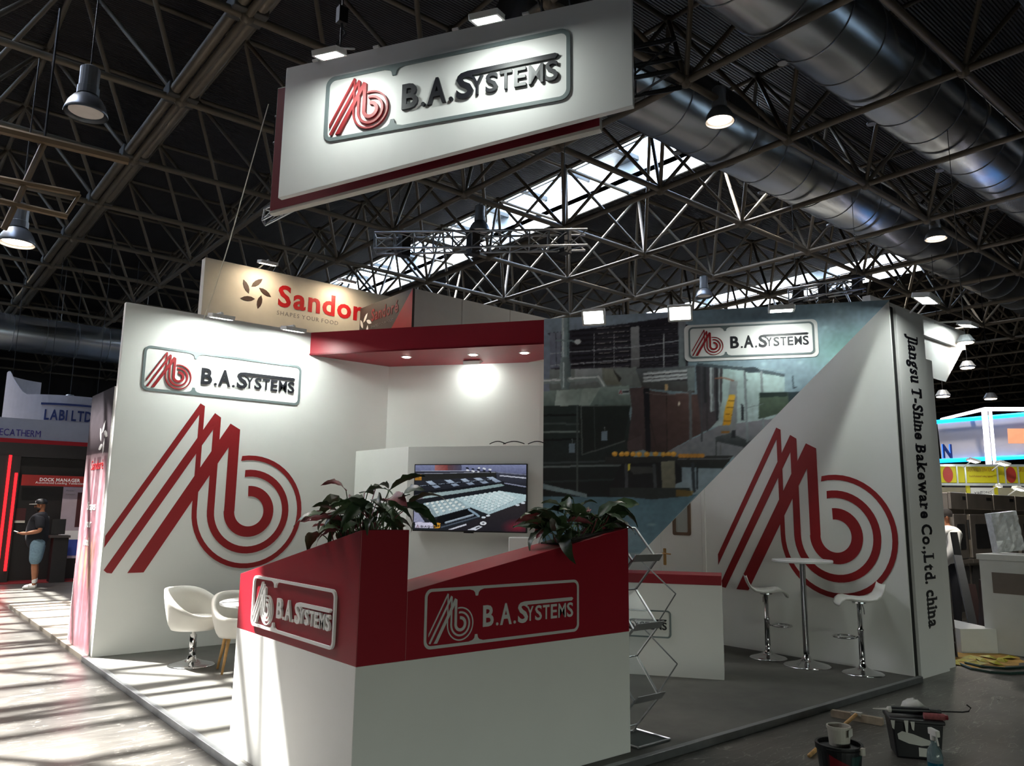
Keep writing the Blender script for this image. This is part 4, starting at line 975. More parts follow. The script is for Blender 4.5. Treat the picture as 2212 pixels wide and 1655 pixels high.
def tub_shell(mb, R0, R1, zb, zf, zr, th=.045, n=40, m=7):
    """bucket seat: rim rises from zf at the front (+x) to zr at the back"""
    g = []
    for inn in (0, 1):
        for k in range(n):
            a = 2 * math.pi * k / n; f_ = .5 - .5 * math.cos(a); f_ = f_ * f_ * (3 - 2 * f_); top = zf + (zr - zf) * f_
            for i in range(m + 1):
                s_ = i / m; z = zb + (top - zb) * s_; r = R0 + (R1 - R0) * s_ ** .6
                if inn: r -= th; z = max(z, zb + .05)
                if not inn and i == m: r -= th * .12
                if inn and i == m: z = top + .0
                g.append((r * math.cos(a) * 1.02, r * math.sin(a), z + (th * .25 if i == m else 0)))
    I = lambda inn, k, i: inn * n * (m + 1) + (k % n) * (m + 1) + i; fs = []
    for k in range(n):
        for i in range(m): fs += [(I(0, k, i), I(0, k + 1, i), I(0, k + 1, i + 1), I(0, k, i + 1)), (I(1, k, i), I(1, k, i + 1), I(1, k + 1, i + 1), I(1, k + 1, i))]
        fs.append((I(0, k, m), I(0, k + 1, m), I(1, k + 1, m), I(1, k, m)))
    fs.append(tuple(I(0, k, 0) for k in range(n))[::-1]); fs.append(tuple(I(1, k, 0) for k in range(n)))
    return mb.add(g, fs)


t = thing('tub_chair', 'white tub chair on a chrome trumpet base near the white wall', 'chair', (2.77, 8.45, 0), math.atan2(-.85, .5), group='white tub chairs')
tub_shell(MB(), .22, .315, .36, .50, .76).build('shell', 'leather', t, smooth=True); MB().lathe([(0, .40), (.2, .40), (.245, .43), (.245, .465), (.2, .485), (0, .49)], 32).build('seat_cushion', 'leather', t, smooth=True)
MB().lathe(trumpet(.23, .16)[:-1] + [(.036, .16), (0, .16)], 36).build('base', 'chrome', t, smooth=True); MB().lathe([(0, .1), (.036, .1), (.036, .3), (.03, .305), (.018, .31), (.018, .36), (0, .36)], 20).build('column', 'chrome', t, smooth=True)
t = thing('tub_chair', 'cream tub chair on wooden legs half hidden by the reception counter', 'chair', (3.04, 7.92, 0), math.atan2(-.95, -.2), group='white tub chairs')
tub_shell(MB(), .19, .285, .33, .52, .74).build('shell', 'leather', t, smooth=True); MB().lathe([(0, .37), (.19, .37), (.235, .41), (.235, .45), (.19, .47), (0, .475)], 32).build('seat_cushion', 'leather', t, smooth=True)
for a in (45, 135, 225, 315):
    c_, s_ = math.cos(math.radians(a)), math.sin(math.radians(a)); MB().tube((c_ * .15, s_ * .15, .34), (c_ * .225, s_ * .225, 0), .019, 10, .011).build('leg', 'wood', t, smooth=True)
t = thing('round_table', 'white round table on a chrome base behind the reception counter', 'table', (2.97, 7.14, 0))
MB().lathe([(0, .72), (.385, .72), (.4, .726), (.4, .744), (.385, .75), (0, .75)], 48).build('tabletop', 'acryl_white', t); MB().lathe([(0, .08), (.03, .08), (.03, .71), (.09, .715), (.09, .722), (0, .722)], 20).build('column', 'chrome', t, smooth=True); MB().lathe(trumpet(.25, .12)[:-1] + [(.03, .12), (0, .12)], 36).build('base', 'chrome', t, smooth=True)

# brochure rack: concertina of clear shelves in aluminium frames
rk = thing('brochure_rack', 'folding concertina brochure rack of clear shelves beside the reception counter', 'rack', (4.275, 3.79, 0))
RW_ = .27; zig = [(1.485, .21), (1.262, .0), (1.03, .21), (.787, 0), (.55, .21), (.300, 0), (.07, .21)]
for i, ((z0_, y0_), (z1_, y1_)) in enumerate(zip(zig, zig[1:])):
    MB().add([(0.01, y0_, z0_), (RW_ - .01, y0_, z0_), (RW_ - .01, y1_, z1_), (0.01, y1_, z1_)], [(0, 1, 2, 3)]).build('clear_shelf', 'acrylic', rk)
    for x in (0, RW_):
        d_ = Vector((0, y1_ - y0_, z1_ - z0_)); n_ = Vector((0, -d_.z, d_.y)).normalized() * .005; e_ = Vector((.009, 0, 0)); p_, q_ = Vector((x, y0_, z0_)), Vector((x, y1_, z1_))
        MB().hexa([p_ - e_ - n_, p_ + e_ - n_, p_ + e_ + n_, p_ - e_ + n_, q_ - e_ - n_, q_ + e_ - n_, q_ + e_ + n_, q_ - e_ + n_]).build('side_bar', 'alu', rk)
for z, y in zig: MB().tube((0, y, z), (RW_, y, z), .006, 6).build('cross_bar', 'alu', rk)
for z in (1.262, .787, .300): MB().hexa([(-.012, -.012, z - .012), (RW_ + .012, -.012, z - .012), (RW_ + .012, .0, z - .012), (-.012, .0, z - .012), (-.012, -.05, z + .04), (RW_ + .012, -.05, z + .04), (RW_ + .012, -.044, z + .042), (-.012, -.044, z + .042)]).build('ledge', 'alu', rk)
for za, zb in ((1.262, 1.03), (.787, .55)): MB().tube((RW_ - .004, .21, za + .02), (RW_ - .004, -.17, zb), .005, 6).build('brace', 'alu', rk); MB().tube((RW_ - .004, -.17, zb), (RW_ - .004, .0, zb - .22), .005, 6).build('brace', 'alu', rk)
MB().box(-.01, RW_ + .06, -.04, .27, 0.001, .012).build('base_plate', 'acrylic', rk)
for q_ in (((-.01, -.04), (RW_ + .06, -.04)), ((RW_ + .06, -.04), (RW_ + .06, .27)), ((-.01, .27), (RW_ + .06, .27)), ((-.01, -.04), (-.01, .27))): MB().tube((*q_[0], .012), (*q_[1], .012), .008, 6).build('base_bar', 'alu', rk)
MB().tube((0.01, .21, .07), (.0, .25, .01), .006).tube((RW_, .21, .07), (RW_, .25, .01), .006).build('base_strut', 'alu', rk)

# ------------------------------------------------------------------ planters
for nm, c0_, c1_2 in (('leaf_green', '#2c3f2a', '#4d6244'), ('leaf_dark', '#1d2b1f', '#33452f'), ('leaf_wine', '#5a2a30', '#7d4146')):
    MT[nm] = mat(nm, c1_2, .38, var=.35, scale=14, spec=.4)


def leaf_mesh(L, W_, droop, cup, twist, ns=9):
    vs, fs = [], []
    for i in range(ns + 1):
        s_ = i / ns; w_ = W_ * (math.sin(math.pi * min(1, s_ ** .72)) ** .85) * (1 - .15 * s_) + .002; ang = droop * s_ * s_
        x = L * (math.sin(max(ang, 1e-3)) / max(ang, 1e-3)) * s_; z = -L * (1 - math.cos(ang)) / max(ang, 1e-3) * s_
        tw = twist * s_
        for j, v in enumerate((-1, -.5, 0, .5, 1)):
            yy = v * w_; zz = cup * abs(v) * w_ + .006 * math.sin(s_ * 22 + v * 2) * abs(v); vs.append((x, yy * math.cos(tw) - zz * math.sin(tw), z + yy * math.sin(tw) + zz * math.cos(tw)))
    for i in range(ns):
        for j in range(4): fs.append((i * 5 + j, (i + 1) * 5 + j, (i + 1) * 5 + j + 1, i * 5 + j + 1))
    return vs, fs


rp = random.Random(21); LEAF = []
for k in range(10):
    vs, fs = leaf_mesh(rp.uniform(.17, .27), rp.uniform(.034, .056), rp.uniform(.3, 1.3), rp.uniform(.15, .6), rp.uniform(-.9, .9))
    for mn in ('leaf_green', 'leaf_dark', 'leaf_wine'):
        me = bpy.data.meshes.new('leaf'); me.from_pydata(vs, [], fs); me.materials.append(MT[mn])
        for p in me.polygons: p.use_smooth = True
        LEAF.append((mn, me))


def plant(label, base, axis, half, n, zrise, seed, wine, tall):
    """low planting box with calathea-like foliage along a sloping top"""
    r = random.Random(seed); t = thing('potted_plant', label, 'plant', base, group='plants on the reception counter'); ax = Vector(axis)
    mb = MB(); p0, p1 = -ax * half, ax * half; s_ = Vector((-ax.y, ax.x, 0)).normalized() * .11
    mb.hexa([p0 - s_ + Vector((0, 0, .001)), p1 - s_ + Vector((0, 0, .001)), p1 + s_ + Vector((0, 0, .001)), p0 + s_ + Vector((0, 0, .001)), p0 - s_ + Vector((0, 0, .012)), p1 - s_ + Vector((0, 0, .012)), p1 + s_ + Vector((0, 0, .012)), p0 + s_ + Vector((0, 0, .012))])
    mb.build('soil', mat('soil_' + str(seed), '#1d1712', .9, var=.3, scale=40), t)
    for i in range(n):
        u = r.uniform(-1, 1); root = ax * half * u * .9 + Vector((r.uniform(-.06, .06), r.uniform(-.06, .06), .0)); az_ = r.uniform(0, 2 * math.pi)
        if r.random() < .55: az_ = math.atan2(ax.y, ax.x) + (0 if u > 0 else math.pi) + r.uniform(-.9, .9)
        hgt = r.uniform(.06, zrise) if i > tall else r.uniform(zrise, zrise * 1.55); lean = r.uniform(.05, .16)
        tip = root + Vector((math.cos(az_) * lean, math.sin(az_) * lean, hgt)); mid = root.lerp(tip, .55) + Vector((0, 0, hgt * .12))
        st = MB().path([root, mid, tip], [.004, .0035, .003], 5).build('stem', 'leaf_wine' if r.random() < .3 else 'leaf_green', t)
        pick = 'leaf_wine' if r.random() < wine else ('leaf_dark' if r.random() < .5 else 'leaf_green'); me = r.choice([m for k_, m in LEAF if k_ == pick])
        link('leaf', me, None, t, Matrix.Translation(tip) @ Matrix.Rotation(az_ + r.uniform(-.5, .5), 4, 'Z') @ Matrix.Rotation(r.uniform(-.75, .45), 4, 'Y') @ Matrix.Rotation(r.uniform(-.7, .7), 4, 'X') @ Matrix.Scale(r.uniform(.8, 1.15), 4))
    return t


plant('leafy plant on the sloping corner of the reception counter before the television', (CA + .15, 4.02, 1.425), Vector((0, 1, -.2035)).normalized(), .27, 62, .20, 5, .16, 5)
plant('leafy plant at the high right end of the reception counter before the mural', (3.83, CBY + .15, 1.425), Vector((1, 0, .1873)).normalized(), .25, 60, .18, 9, .1, 3)
p = on_z(1190, 1172, 1.0)
tag(MB().box(-.17, .17, -.11, .11, 0, .32).build('document_box', 'white_gloss', None, Matrix.Translation((p.x, p.y, .99)) @ Matrix.Rotation(.4, 4, 'Z') if False else frame((5.62, 6.6, .99), TD) @ Matrix.Translation((0, 0, -.2)) @ Matrix.Rotation(-math.pi / 2, 4, 'X'), bevel=.01), 'white box standing on the low counter under the television corner', 'box')

# ------------------------------------------------------------------ tools on the hall floor at the lower right
MT['bucket_black'] = mat('bucket_black', '#15151a', .45, var=.1); MT['bucket_red'] = mat('bucket_red', '#6e1420', .45, var=.1); MT['bucket_green'] = mat('bucket_green', '#1e3a38', .45); MT['paint'] = mat('paint', '#c9c7c1', .6, var=.06); MT['tub_white'] = mat('tub_white', '#b9b4ab', .5, var=.06); MT['bottle_blue'] = mat('bottle_blue', '#1d5f77', .2, trans=.3); MT['bottle_clear'] = mat('bottle_clear', '#9fb6ba', .15, trans=.7)
p = Vector((4.93, 2.66, FZ))
t = thing('paint_bucket', 'round black and red paint bucket with a white tub on it', 'bucket', p, -.4)
MB().lathe([(0, 0), (.115, 0), (.135, .19), (.142, .19), (.144, .225), (.128, .225), (.125, .20), (0, .20)], 32).build('bucket_body', 'bucket_black', t, smooth=False)
mb = MB(); 
for k in range(10):
    a0, a1_ = math.radians(200 + 9 * k), math.radians(209 + 9 * k); r0, r1_ = .117, .134
    mb.add([(r0 * math.cos(a0), r0 * math.sin(a0), .02), (r0 * math.cos(a1_), r0 * math.sin(a1_), .02), (r1_ * math.cos(a1_), r1_ * math.sin(a1_), .175 - .009 * k), (r1_ * math.cos(a0), r1_ * math.sin(a0), .175 - .009 * (k - 1))], [(0, 1, 2, 3)])
mb.build('red_label', 'bucket_red', t)
mb = MB()
for k in range(5):
    a0, a1_ = math.radians(262 + 9 * k), math.radians(271 + 9 * k); r0, r1_ = .126, .1345
    mb.add([(r0 * math.cos(a0), r0 * math.sin(a0), .09 + .008 * k), (r0 * math.cos(a1_), r0 * math.sin(a1_), .09 + .008 * k), (r1_ * math.cos(a1_), r1_ * math.sin(a1_), .175), (r1_ * math.cos(a0), r1_ * math.sin(a0), .175)], [(0, 1, 2, 3)])
mb.build('green_label', 'bucket_green', t)
MB().path([(.143 * math.cos(a), .143 * math.sin(a), .208) for a in np.linspace(3.5, 6.1, 12)], .006, 6).build('rim_handle', 'black', t); MB().lathe([(.012, -.02), (.02, -.02), (.02, .02), (.012, .02)], 12, (.06, -.135, .205)).build('handle_knob', 'tub_white', t)
t = thing('plastic_tub', 'white plastic tub standing on the round paint bucket', 'tub', (p.x + .045, p.y + .02, FZ + .2005), .2)
MB().lathe([(0, 0), (.062, 0), (.07, .1), (.074, .1), (.074, .118), (.066, .118), (.064, .02), (0, .02)], 28).build('tub_body', 'tub_white', t); MB().box(-.05, .035, -.0745, -.0735, .06, .105).build('paper_flap', 'paint', t)
sq0, sq1 = on_z(1796, 1540, FZ + .03), on_z(1908, 1560, FZ + .03); hm_ = (sq0 + sq1) / 2; he = on_z(1748, 1632, FZ + .02)
t = thing('floor_squeegee', 'wooden floor squeegee lying behind the round paint bucket', 'squeegee', (hm_.x, hm_.y, FZ))
d_ = (sq1 - sq0).normalized(); L_ = (sq1 - sq0).length / 2; mq = frame((0, 0, .03), d_)
MB().prism(rrect(-L_, L_, -.028, .028, .012, 3), -.02, .02).build('head', 'wood_grey', t, mq); MB().box(-.04, .04, .015, .04, -.022, .022).build('socket', 'tub_white', t, mq)
hl = he - hm_; MB().tube((0, 0, .055), (hl.x * 1.0, hl.y * 1.0, .018), .014, 10).build('handle', 'wood', t, smooth=True)
p = Vector((5.86, 2.60, FZ))
t = thing('paint_crate_bucket', 'black rectangular bucket smeared with white paint', 'bucket', mtx=Matrix.Translation(p) @ Matrix.Rotation(math.atan2(-.35, .25), 4, 'Z'))
MB().hexa([(-.14, -.1, 0), (.14, -.1, 0), (.14, .1, 0), (-.14, .1, 0), (-.165, -.12, .24), (.165, -.12, .24), (.165, .12, .24), (-.165, .12, .24)]).build('bucket_body', 'bucket_black', t, bevel=.012); MB().box(-.175, .175, -.13, .13, .235, .262).build('rim', 'bucket_black', t, bevel=.008)
mb = MB(); bl = [(-.13, .16), (-.10, .18), (-.03, .165), (.04, .14), (.075, .13), (.08, .10), (.02, .09), (-.06, .10), (-.125, .125)]
mb.add([(x, -.1005 - .02 * z / .24 - .003, z) for x, z in bl], [tuple(range(len(bl)))]); mb.build('paint_smear', 'paint', t); MB().add([(x, -.104 - .02 * z / .24, z) for x, z in ((-.0, .02), (.06, .02), (.062, .075), (.0, .08))], [(0, 1, 2, 3)]).build('label', 'paint', t)
for x, z0_, z1_ in ((-.155, .2, .25), (-.07, .18, .255), (-.03, .2, .25)): MB().add([(x - .008, -.1315, z0_), (x + .004, -.1315, z0_ - .01), (x + .012, -.1315, z1_), (x - .016, -.1315, z1_)], [(0, 1, 2, 3)]).build('paint_drip', 'paint', t)
bm = PM[t.name]
t = thing('caulking_gun', 'black caulking gun with white nozzle lying on the rectangular bucket', 'caulking gun', mtx=bm @ Matrix.Translation((0, -.03, .302)) @ Matrix.Rotation(.1, 4, 'Z'))
MB().lathe([(0, -.15), (.024, -.15), (.024, .1), (0, .1)], 16).xf(Matrix.Rotation(math.pi / 2, 4, 'Y')).build('cartridge', 'bucket_black', t); MB().lathe([(.022, 0), (.02, .02), (.008, .03), (.003, .12), (0, .12)], 12).xf(Matrix.Translation((-.15, 0, 0)) @ Matrix.Rotation(-math.pi / 2, 4, 'Y')).build('nozzle', 'paint', t)
MB().path([(.1, 0, 0), (.32, 0, .005), (.36, 0, .012), (.375, 0, .035), (.35, 0, .055)], .005, 6).build('plunger_rod', 'black', t); MB().box(.1, .18, -.015, .015, -.03, .015).build('trigger_body', 'bucket_black', t, bevel=.006)
t = thing('cloth_rag', 'crumpled white rag on top of the rectangular bucket', 'rag', mtx=bm @ Matrix.Translation((.03, .10, .262))); mb = MB(); rr_ = random.Random(4)
pr = [(0, 0), (.06, 0), (.065, .02), (.05, .06), (.03, .085), (0, .09)]; mb.lathe(pr, 14); mb.v = [(x * (1.3 + rr_.uniform(-.2, .2)), y * (1 + rr_.uniform(-.2, .2)), max(0, z + rr_.uniform(-.012, .012))) for x, y, z in mb.v]; mb.build('cloth', 'paint', t, smooth=True)
t = thing('paint_roller', 'red paint roller sleeve on the edge of the rectangular bucket', 'roller', mtx=bm @ Matrix.Translation((.05, -.09, .285))); MB().lathe([(0, 0), (.022, 0), (.022, .13), (0, .13)], 16).xf(Matrix.Rotation(math.pi / 2, 4, 'Y')).build('sleeve', mat('roller_red', '#8a4a4c', .9, var=.2, scale=60), t); MB().tube((.13, 0, 0), (.15, 0, 0), .018).build('end_cap', 'bucket_red', t)
p = Vector((5.36, 2.26, FZ))
t = thing('spray_bottle', 'clear spray bottle of blue cleaner with a white trigger', 'bottle', p, .9)
MB().lathe([(0, 0), (.042, 0), (.045, .01), (.045, .13), (0, .13)], 24).build('liquid', 'bottle_blue', t, smooth=False); MB().lathe([(.046, .128), (.046, .16), (.04, .2), (.018, .235), (.016, .26)], 24, cap=False).build('bottle', 'bottle_clear', t, smooth=True)
MB().lathe([(0, .255), (.02, .255), (.02, .285), (0, .285)], 14).prism([(-.05, .285), (.045, .285), (.05, .30), (.03, .325), (-.045, .325), (-.055, .31)], -.016, .016).build('spray_head', 'paint', t) if False else MB().lathe([(0, .255), (.02, .255), (.02, .29), (0, .29)], 14).box(-.055, .04, -.014, .014, .285, .325).build('spray_head', 'paint', t, bevel=.005)
MB().path([(-.03, 0, .29), (-.04, 0, .265), (-.05, 0, .235)], .006, 6).build('trigger', 'paint', t)


# ================================================================== neighbours on the right
t = thing('exhibitor_panel', 'tall white panel with dark vertical lettering beside the stand wall', 'panel', (8.535, 3.67, FZ))
MB().box(0, .70, 0, .09, 0, 3.93).build('panel_board', 'white_board', t, bevel=.004)
tag(MB().box(8.40, 8.53, 3.70, 3.78, FZ, 3.88).build('gap_post', 'black'), 'narrow dark post in the gap beside the tall lettered panel', 'post')  # black strip stands in for the shade inside the gap
fm = Matrix(((0, 1, 0, .255), (0, 0, -1, -.001), (-1, 0, 0, 3.66), (0, 0, 0, 1)))
mb = MB(); text(mb, 'Jiangsu T-Shine Bakeware Co.,Ltd. china', 0, 0, .35, .0, .002, bold=.032, width=3.17, gap=.10, serif=True); mb.build('lettering', 'ink', t, fm)
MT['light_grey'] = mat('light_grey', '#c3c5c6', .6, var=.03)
tag(MB().box(9.26, 9.55, 3.73, 4.6, FZ, 3.42).build('fair_wall_pillar', 'white_board', bevel=.004), 'plain white pillar behind the lettered panel', 'pillar')
t = thing('stand_canopy', 'white neighbouring canopy corner jutting out behind the lettered panel', 'canopy', (9.1, 4.2, 3.42))
MB().box(0, 2.85, 0, .1, .55, .82).build('fascia', 'white_board', t)
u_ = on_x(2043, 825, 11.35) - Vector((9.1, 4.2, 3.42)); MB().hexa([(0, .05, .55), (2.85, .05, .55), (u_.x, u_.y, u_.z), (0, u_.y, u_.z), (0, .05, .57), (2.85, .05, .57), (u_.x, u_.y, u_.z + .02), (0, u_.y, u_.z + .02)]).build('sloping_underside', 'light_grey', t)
p = on_y(2000, 649, 3.2); flood(p, (-.12, .18, -1), 'floodlight above the white lettered panel', m='flood_mid', anchor=(8.95, 3.7, 3.88), rgt=(1, 0, 0), group='neighbour floodlights')
p = on_y(2090, 704, 3.9); flood(p, (0, .2, -1), 'floodlight on the neighbouring canopy corner', m='flood_mid', anchor=(p.x - .3, 4.2, 4.2), rgt=(1, 0, 0), group='neighbour floodlights')

# leaning boards, trays, plinth
MT['dark_brown'] = mat('dark_brown', '#2b1b19', .5, var=.2, scale=12); MT['board_grey'] = mat('board_grey', '#5a5b5c', .6, var=.1); MT['off_white'] = mat('off_white', '#d2d3d1', .6, var=.03); MT['inox'] = mat('inox', '#a8a097', .32, .85, var=.12, scale=4); MT['inox_dark'] = mat('inox_dark', '#2b2b2c', .2, .3, var=.1)
q0 = on_z(2056, 1421, FZ)
t = thing('baking_tray', 'dark brown baking tray with six hollows leaning upright by the pillar', 'tray', mtx=Matrix.Translation((q0.x, q0.y, FZ)) @ frame((0, 0, 0), (.75, -.66, 0)) @ Matrix.Rotation(-.05, 4, 'X'))
MB().box(-.07, .07, 0, 1.0, -.03, -.012).build('tray_back', 'dark_brown', t)
for k in range(7): MB().box(-.07, .07, k * .163, k * .163 + .022, -.012, .006).build('tray_rib', 'dark_brown', t)
for x in (-.07, .056): MB().box(x, x + .014, 0, 1.0, -.012, .006).build('tray_edge', 'dark_brown', t)


def lean(name, label, cat, lo_px, hi_px, dist_lo, dist_hi, wd, th, m):
    a, b = at_dist(*lo_px, dist_lo), at_dist(*hi_px, dist_hi); d = (b - a); side = d.cross(Vector((math.cos(AZ), math.sin(AZ), 0))).normalized(); n = side.cross(d).normalized()
    mb = MB(); w_ = side * wd / 2; h_ = n * th / 2; mb.hexa([a - w_ - h_, a + w_ - h_, a + w_ + h_, a - w_ + h_, b - w_ - h_, b + w_ - h_, b + w_ + h_, b - w_ + h_])
    return tag(mb.build(name, m), label, cat, 'boards leaning at the neighbour')


g1 = on_z(2108, 1385, FZ); gd = math.hypot(g1.x, g1.y)
lean('leaning_board', 'long grey board leaning against the white pillar', 'board', (2105, 1366), (2068, 1200), gd - .2, gd + .2, .11, .03, 'board_grey')
lean('leaning_board', 'black board leaning high behind the long grey board', 'board', (2085, 1290), (2060, 1150), gd + .2, gd + .35, .09, .03, 'black')
lean('leaning_board', 'dark brown board leaning between the grey board and the black panel', 'board', (2120, 1370), (2098, 1262), gd + .3, gd + .5, .10, .03, 'dark_brown')
pz0, pz1 = on_z(2078, 1412, FZ), on_z(2157, 1412, FZ)
t = thing('plinth', 'low white plinth under the leaning boards', 'plinth', (pz0.x, pz0.y, FZ)); dd = (pz1 - pz0); MB().box(0, dd.length, -.22, 0, 0, .8).build('unused', 'off_white', t) if False else MB().box(0, dd.length, 0, .29, -1.3, 0).build('plinth_body', 'off_white', t, frame((0, 0, 0), dd), bevel=.004)
c0_ = on_z(2160, 1408, FZ); cd = math.hypot(c0_.x, c0_.y); bp0, bp1 = at_dist(2118, 1252, cd + .7), at_dist(2158, 1402, cd)
mb = MB(); e0, e1_ = at_dist(2147, 1268, cd - .1), at_dist(2117, 1362, cd + .7)
tag(mb.hexa([e1_, bp1, bp1 + Vector((.03, .03, 0)), e1_ + Vector((.03, .03, 0)), bp0, e0, e0 + Vector((.03, .03, 0)), bp0 + Vector((.03, .03, 0))]).build('tray_board', 'dark_brown'), 'dark brown panel leaning on the white display counter', 'board')
# white display counter
w0_, w1_ = at_dist(2128, 1372, 11.6), at_dist(2230, 1376, 11.4)
t = thing('display_counter', 'white display counter with a brown inset panel at the right edge', 'counter', mtx=frame((w0_.x, w0_.y, FZ), (w1_ - w0_) * Vector((1, 1, 0))))
MB().box(0, 1.9, 0, 1.12, -.7, 0).build('counter_body', 'off_white', t, bevel=.006); MB().box(-.02, 1.92, 1.12, 1.19, -.72, .02).build('counter_top', 'off_white', t, bevel=.004); MT['taupe'] = mat('taupe', '#6e645d', .6); MB().box(.14, 1.9, .72, .97, 0, .006).build('inset_panel', 'taupe', t)
pp = at_dist(2182, 1212, 12.0)
t = thing('wrapped_parcel', 'parcel in crumpled clear plastic leaning on the display counter', 'parcel', mtx=frame((pp.x, pp.y, 1.165), (math.sin(AZ), -math.cos(AZ), 0)) @ Matrix.Rotation(.12, 4, 'Z'))
mb = MB(); nx, ny_ = 8, 10; rr_ = random.Random(3); vs = [(-.17 + .34 * i / nx, .5 * j / ny_, .05 + rr_.uniform(-.015, .015)) for j in range(ny_ + 1) for i in range(nx + 1)] + [(-.17 + .34 * i / nx, .5 * j / ny_, -.08) for j in range(ny_ + 1) for i in range(nx + 1)]; o_ = (nx + 1) * (ny_ + 1); fs = []
for j in range(ny_):
    for i in range(nx):
        a = j * (nx + 1) + i; fs += [(a, a + 1, a + nx + 2, a + nx + 1), (o_ + a, o_ + a + nx + 1, o_ + a + nx + 2, o_ + a + 1)]
for i in range(nx): fs += [(i, o_ + i, o_ + i + 1, i + 1), (ny_ * (nx + 1) + i, ny_ * (nx + 1) + i + 1, o_ + ny_ * (nx + 1) + i + 1, o_ + ny_ * (nx + 1) + i)]
for j in range(ny_): fs += [(j * (nx + 1), (j + 1) * (nx + 1), o_ + (j + 1) * (nx + 1), o_ + j * (nx + 1)), (j * (nx + 1) + nx, o_ + j * (nx + 1) + nx, o_ + (j + 1) * (nx + 1) + nx, (j + 1) * (nx + 1) + nx)]
mb.add(vs, fs).build('wrapping', mat('plastic_wrap', '#cfd2d4', .2, var=.15, scale=20), t)


# ovens
def oven(px0, px1, ytop, dist, label, wd_frac, first=False):
    a = on_y(px0, ytop, 5.2); b = on_y(px1, ytop, 5.2); a.z = 1.98; w_ = ((b - a) * Vector((1, 1, 0))).length; H_ = a.z - FZ
    t = thing('bakery_oven', label, 'oven', mtx=frame((a.x, a.y, FZ), (b - a) * Vector((1, 1, 0))), group='stainless steel ovens')
    MB().box(0, w_, 0, H_, -.8, 0).build('oven_body', 'inox', t, bevel=.01)
    MB().box(0, w_, H_ - .26, H_ + .01, 0, .05).build('hood', 'inox', t, bevel=.01)
    d_ = MB().box(.06, w_ - .06, .98, H_ - .34, 0, .05).build('oven_door', 'inox', t, bevel=.01)
    MB().prism(rrect(.06 + (w_ - .12) * .18, .06 + (w_ - .12) * .78, 1.12, H_ - .5, .03), .05, .055).build('door_glass', 'inox_dark', d_); MB().tube((w_ - .13, 1.28, .09), (w_ - .13, 1.6, .09), .018).build('door_handle', 'black', d_)
    MB().box(0, w_, .9, .96, 0, .07).build('ledge', 'inox', t); MB().box(.06, w_ - .06, .15, .85, 0, .03).build('lower_compartment', 'inox_dark', t); MB().box(w_ * .72, w_ * .92, H_ - .1, H_ - .05, .05, .056).build('badge', 'inox_dark', t)
    return t


oven(2046, 2080, 1070, 13.4, 'narrow stainless oven beside the white pillar', .8)
oven(2082, 2138, 1078, 13.4, 'stainless oven with a dark glass door and black handle', .8)
oven(2140, 2186, 1085, 13.2, 'stainless oven behind the plastic-wrapped parcel', .8)
oven(2188, 2240, 1090, 13.0, 'stainless oven at the right picture edge', .8)
# person at the ovens
MT['shirt_white'] = mat('shirt_white', '#d8d6d2', .8); MT['skin'] = mat('skin', '#a06b4f', .55, var=.08, scale=12, spec=.3)
MT['hair'] = mat('hair', '#1c1512', .8); MT['navy'] = mat('navy', '#14151d', .85, var=.1, scale=20); MT['denim'] = mat('denim', '#6d8796', .85, var=.15, scale=30); MT['sock'] = mat('sock', '#e4e2de', .8); MT['shoe'] = mat('shoe', '#d9d6d0', .6)


def skin_mesh(name, verts, edges, m, parent, sub=2, root=0):
    me = bpy.data.meshes.new(name); me.from_pydata([v[0] for v in verts], edges, []); o = link(name, me, m, parent)
    sm = o.modifiers.new('skin', 'SKIN'); sm.use_smooth_shade = True
    if not me.skin_vertices: me.attributes.new('skin', 'FLOAT', 'POINT') if False else None
    lay = me.skin_vertices[0].data
    for i, v in enumerate(verts): lay[i].radius = (v[1], v[2] if len(v) > 2 else v[1]); lay[i].use_root = i == root
    ss = o.modifiers.new('sub', 'SUBSURF'); ss.levels = sub; ss.render_levels = sub
    return o


def ensure_skin(me):
    if len(me.skin_vertices) == 0:
        ob = bpy.data.objects.new('tmp', me); COL.objects.link(ob); bpy.context.view_layer.objects.active = ob; ob.modifiers.new('s', 'SKIN'); bpy.data.objects.remove(ob)


# ------------------------------------------------------------------ yellow fair stand
MT['yellow'] = mat('yellow', '#d8cf10', .5, var=.04); MT['stand_white'] = mat('stand_white', '#d7d7d8', .6); MT['seal_red'] = mat('seal_red', '#c03a30', .5); MT['text_orange'] = mat('text_orange', '#a5731a', .5)
yd = 19.0; ya, yb = at_dist(2046, 1003, yd), at_dist(2260, 1036, yd * 1.04); fm = frame((ya.x, ya.y, 0), (yb - ya) * Vector((1, 1, 0)))
fpt = lambda px, py: (lambda v: (v.x, v.y))(fm.inverted() @ on_line(px, py, (ya.x, ya.y), (yb.x, yb.y)))
t = thing('yellow_fascia', 'yellow fascia with orange lettering and red seals above the ovens', 'fascia', mtx=fm)
x_at = lambda px: fpt(px, 1030)[0]
zt, zb_ = fpt(2090, 1008)[1], fpt(2090, 1043)[1]
for i, (a, b) in enumerate(((2030, 2066), (2068, 2084), (2086, 2153), (2155, 2170), (2171, 2198), (2200, 2268), (2270, 2300), (2302, 2380), (2382, 2460))):
    MB().box(x_at(a), x_at(b), zb_, zt, -.03, 0).build('fascia_panel', 'yellow', t); MB().box(x_at(b), x_at(b) + .03, zb_ - .05, zt + .04, -.04, .015).build('fascia_post', 'alu', t)
for z in (zb_ - .06, zt): MB().box(x_at(2030), x_at(2462), z, z + .05, -.04, .01).build('fascia_rail', 'alu', t)
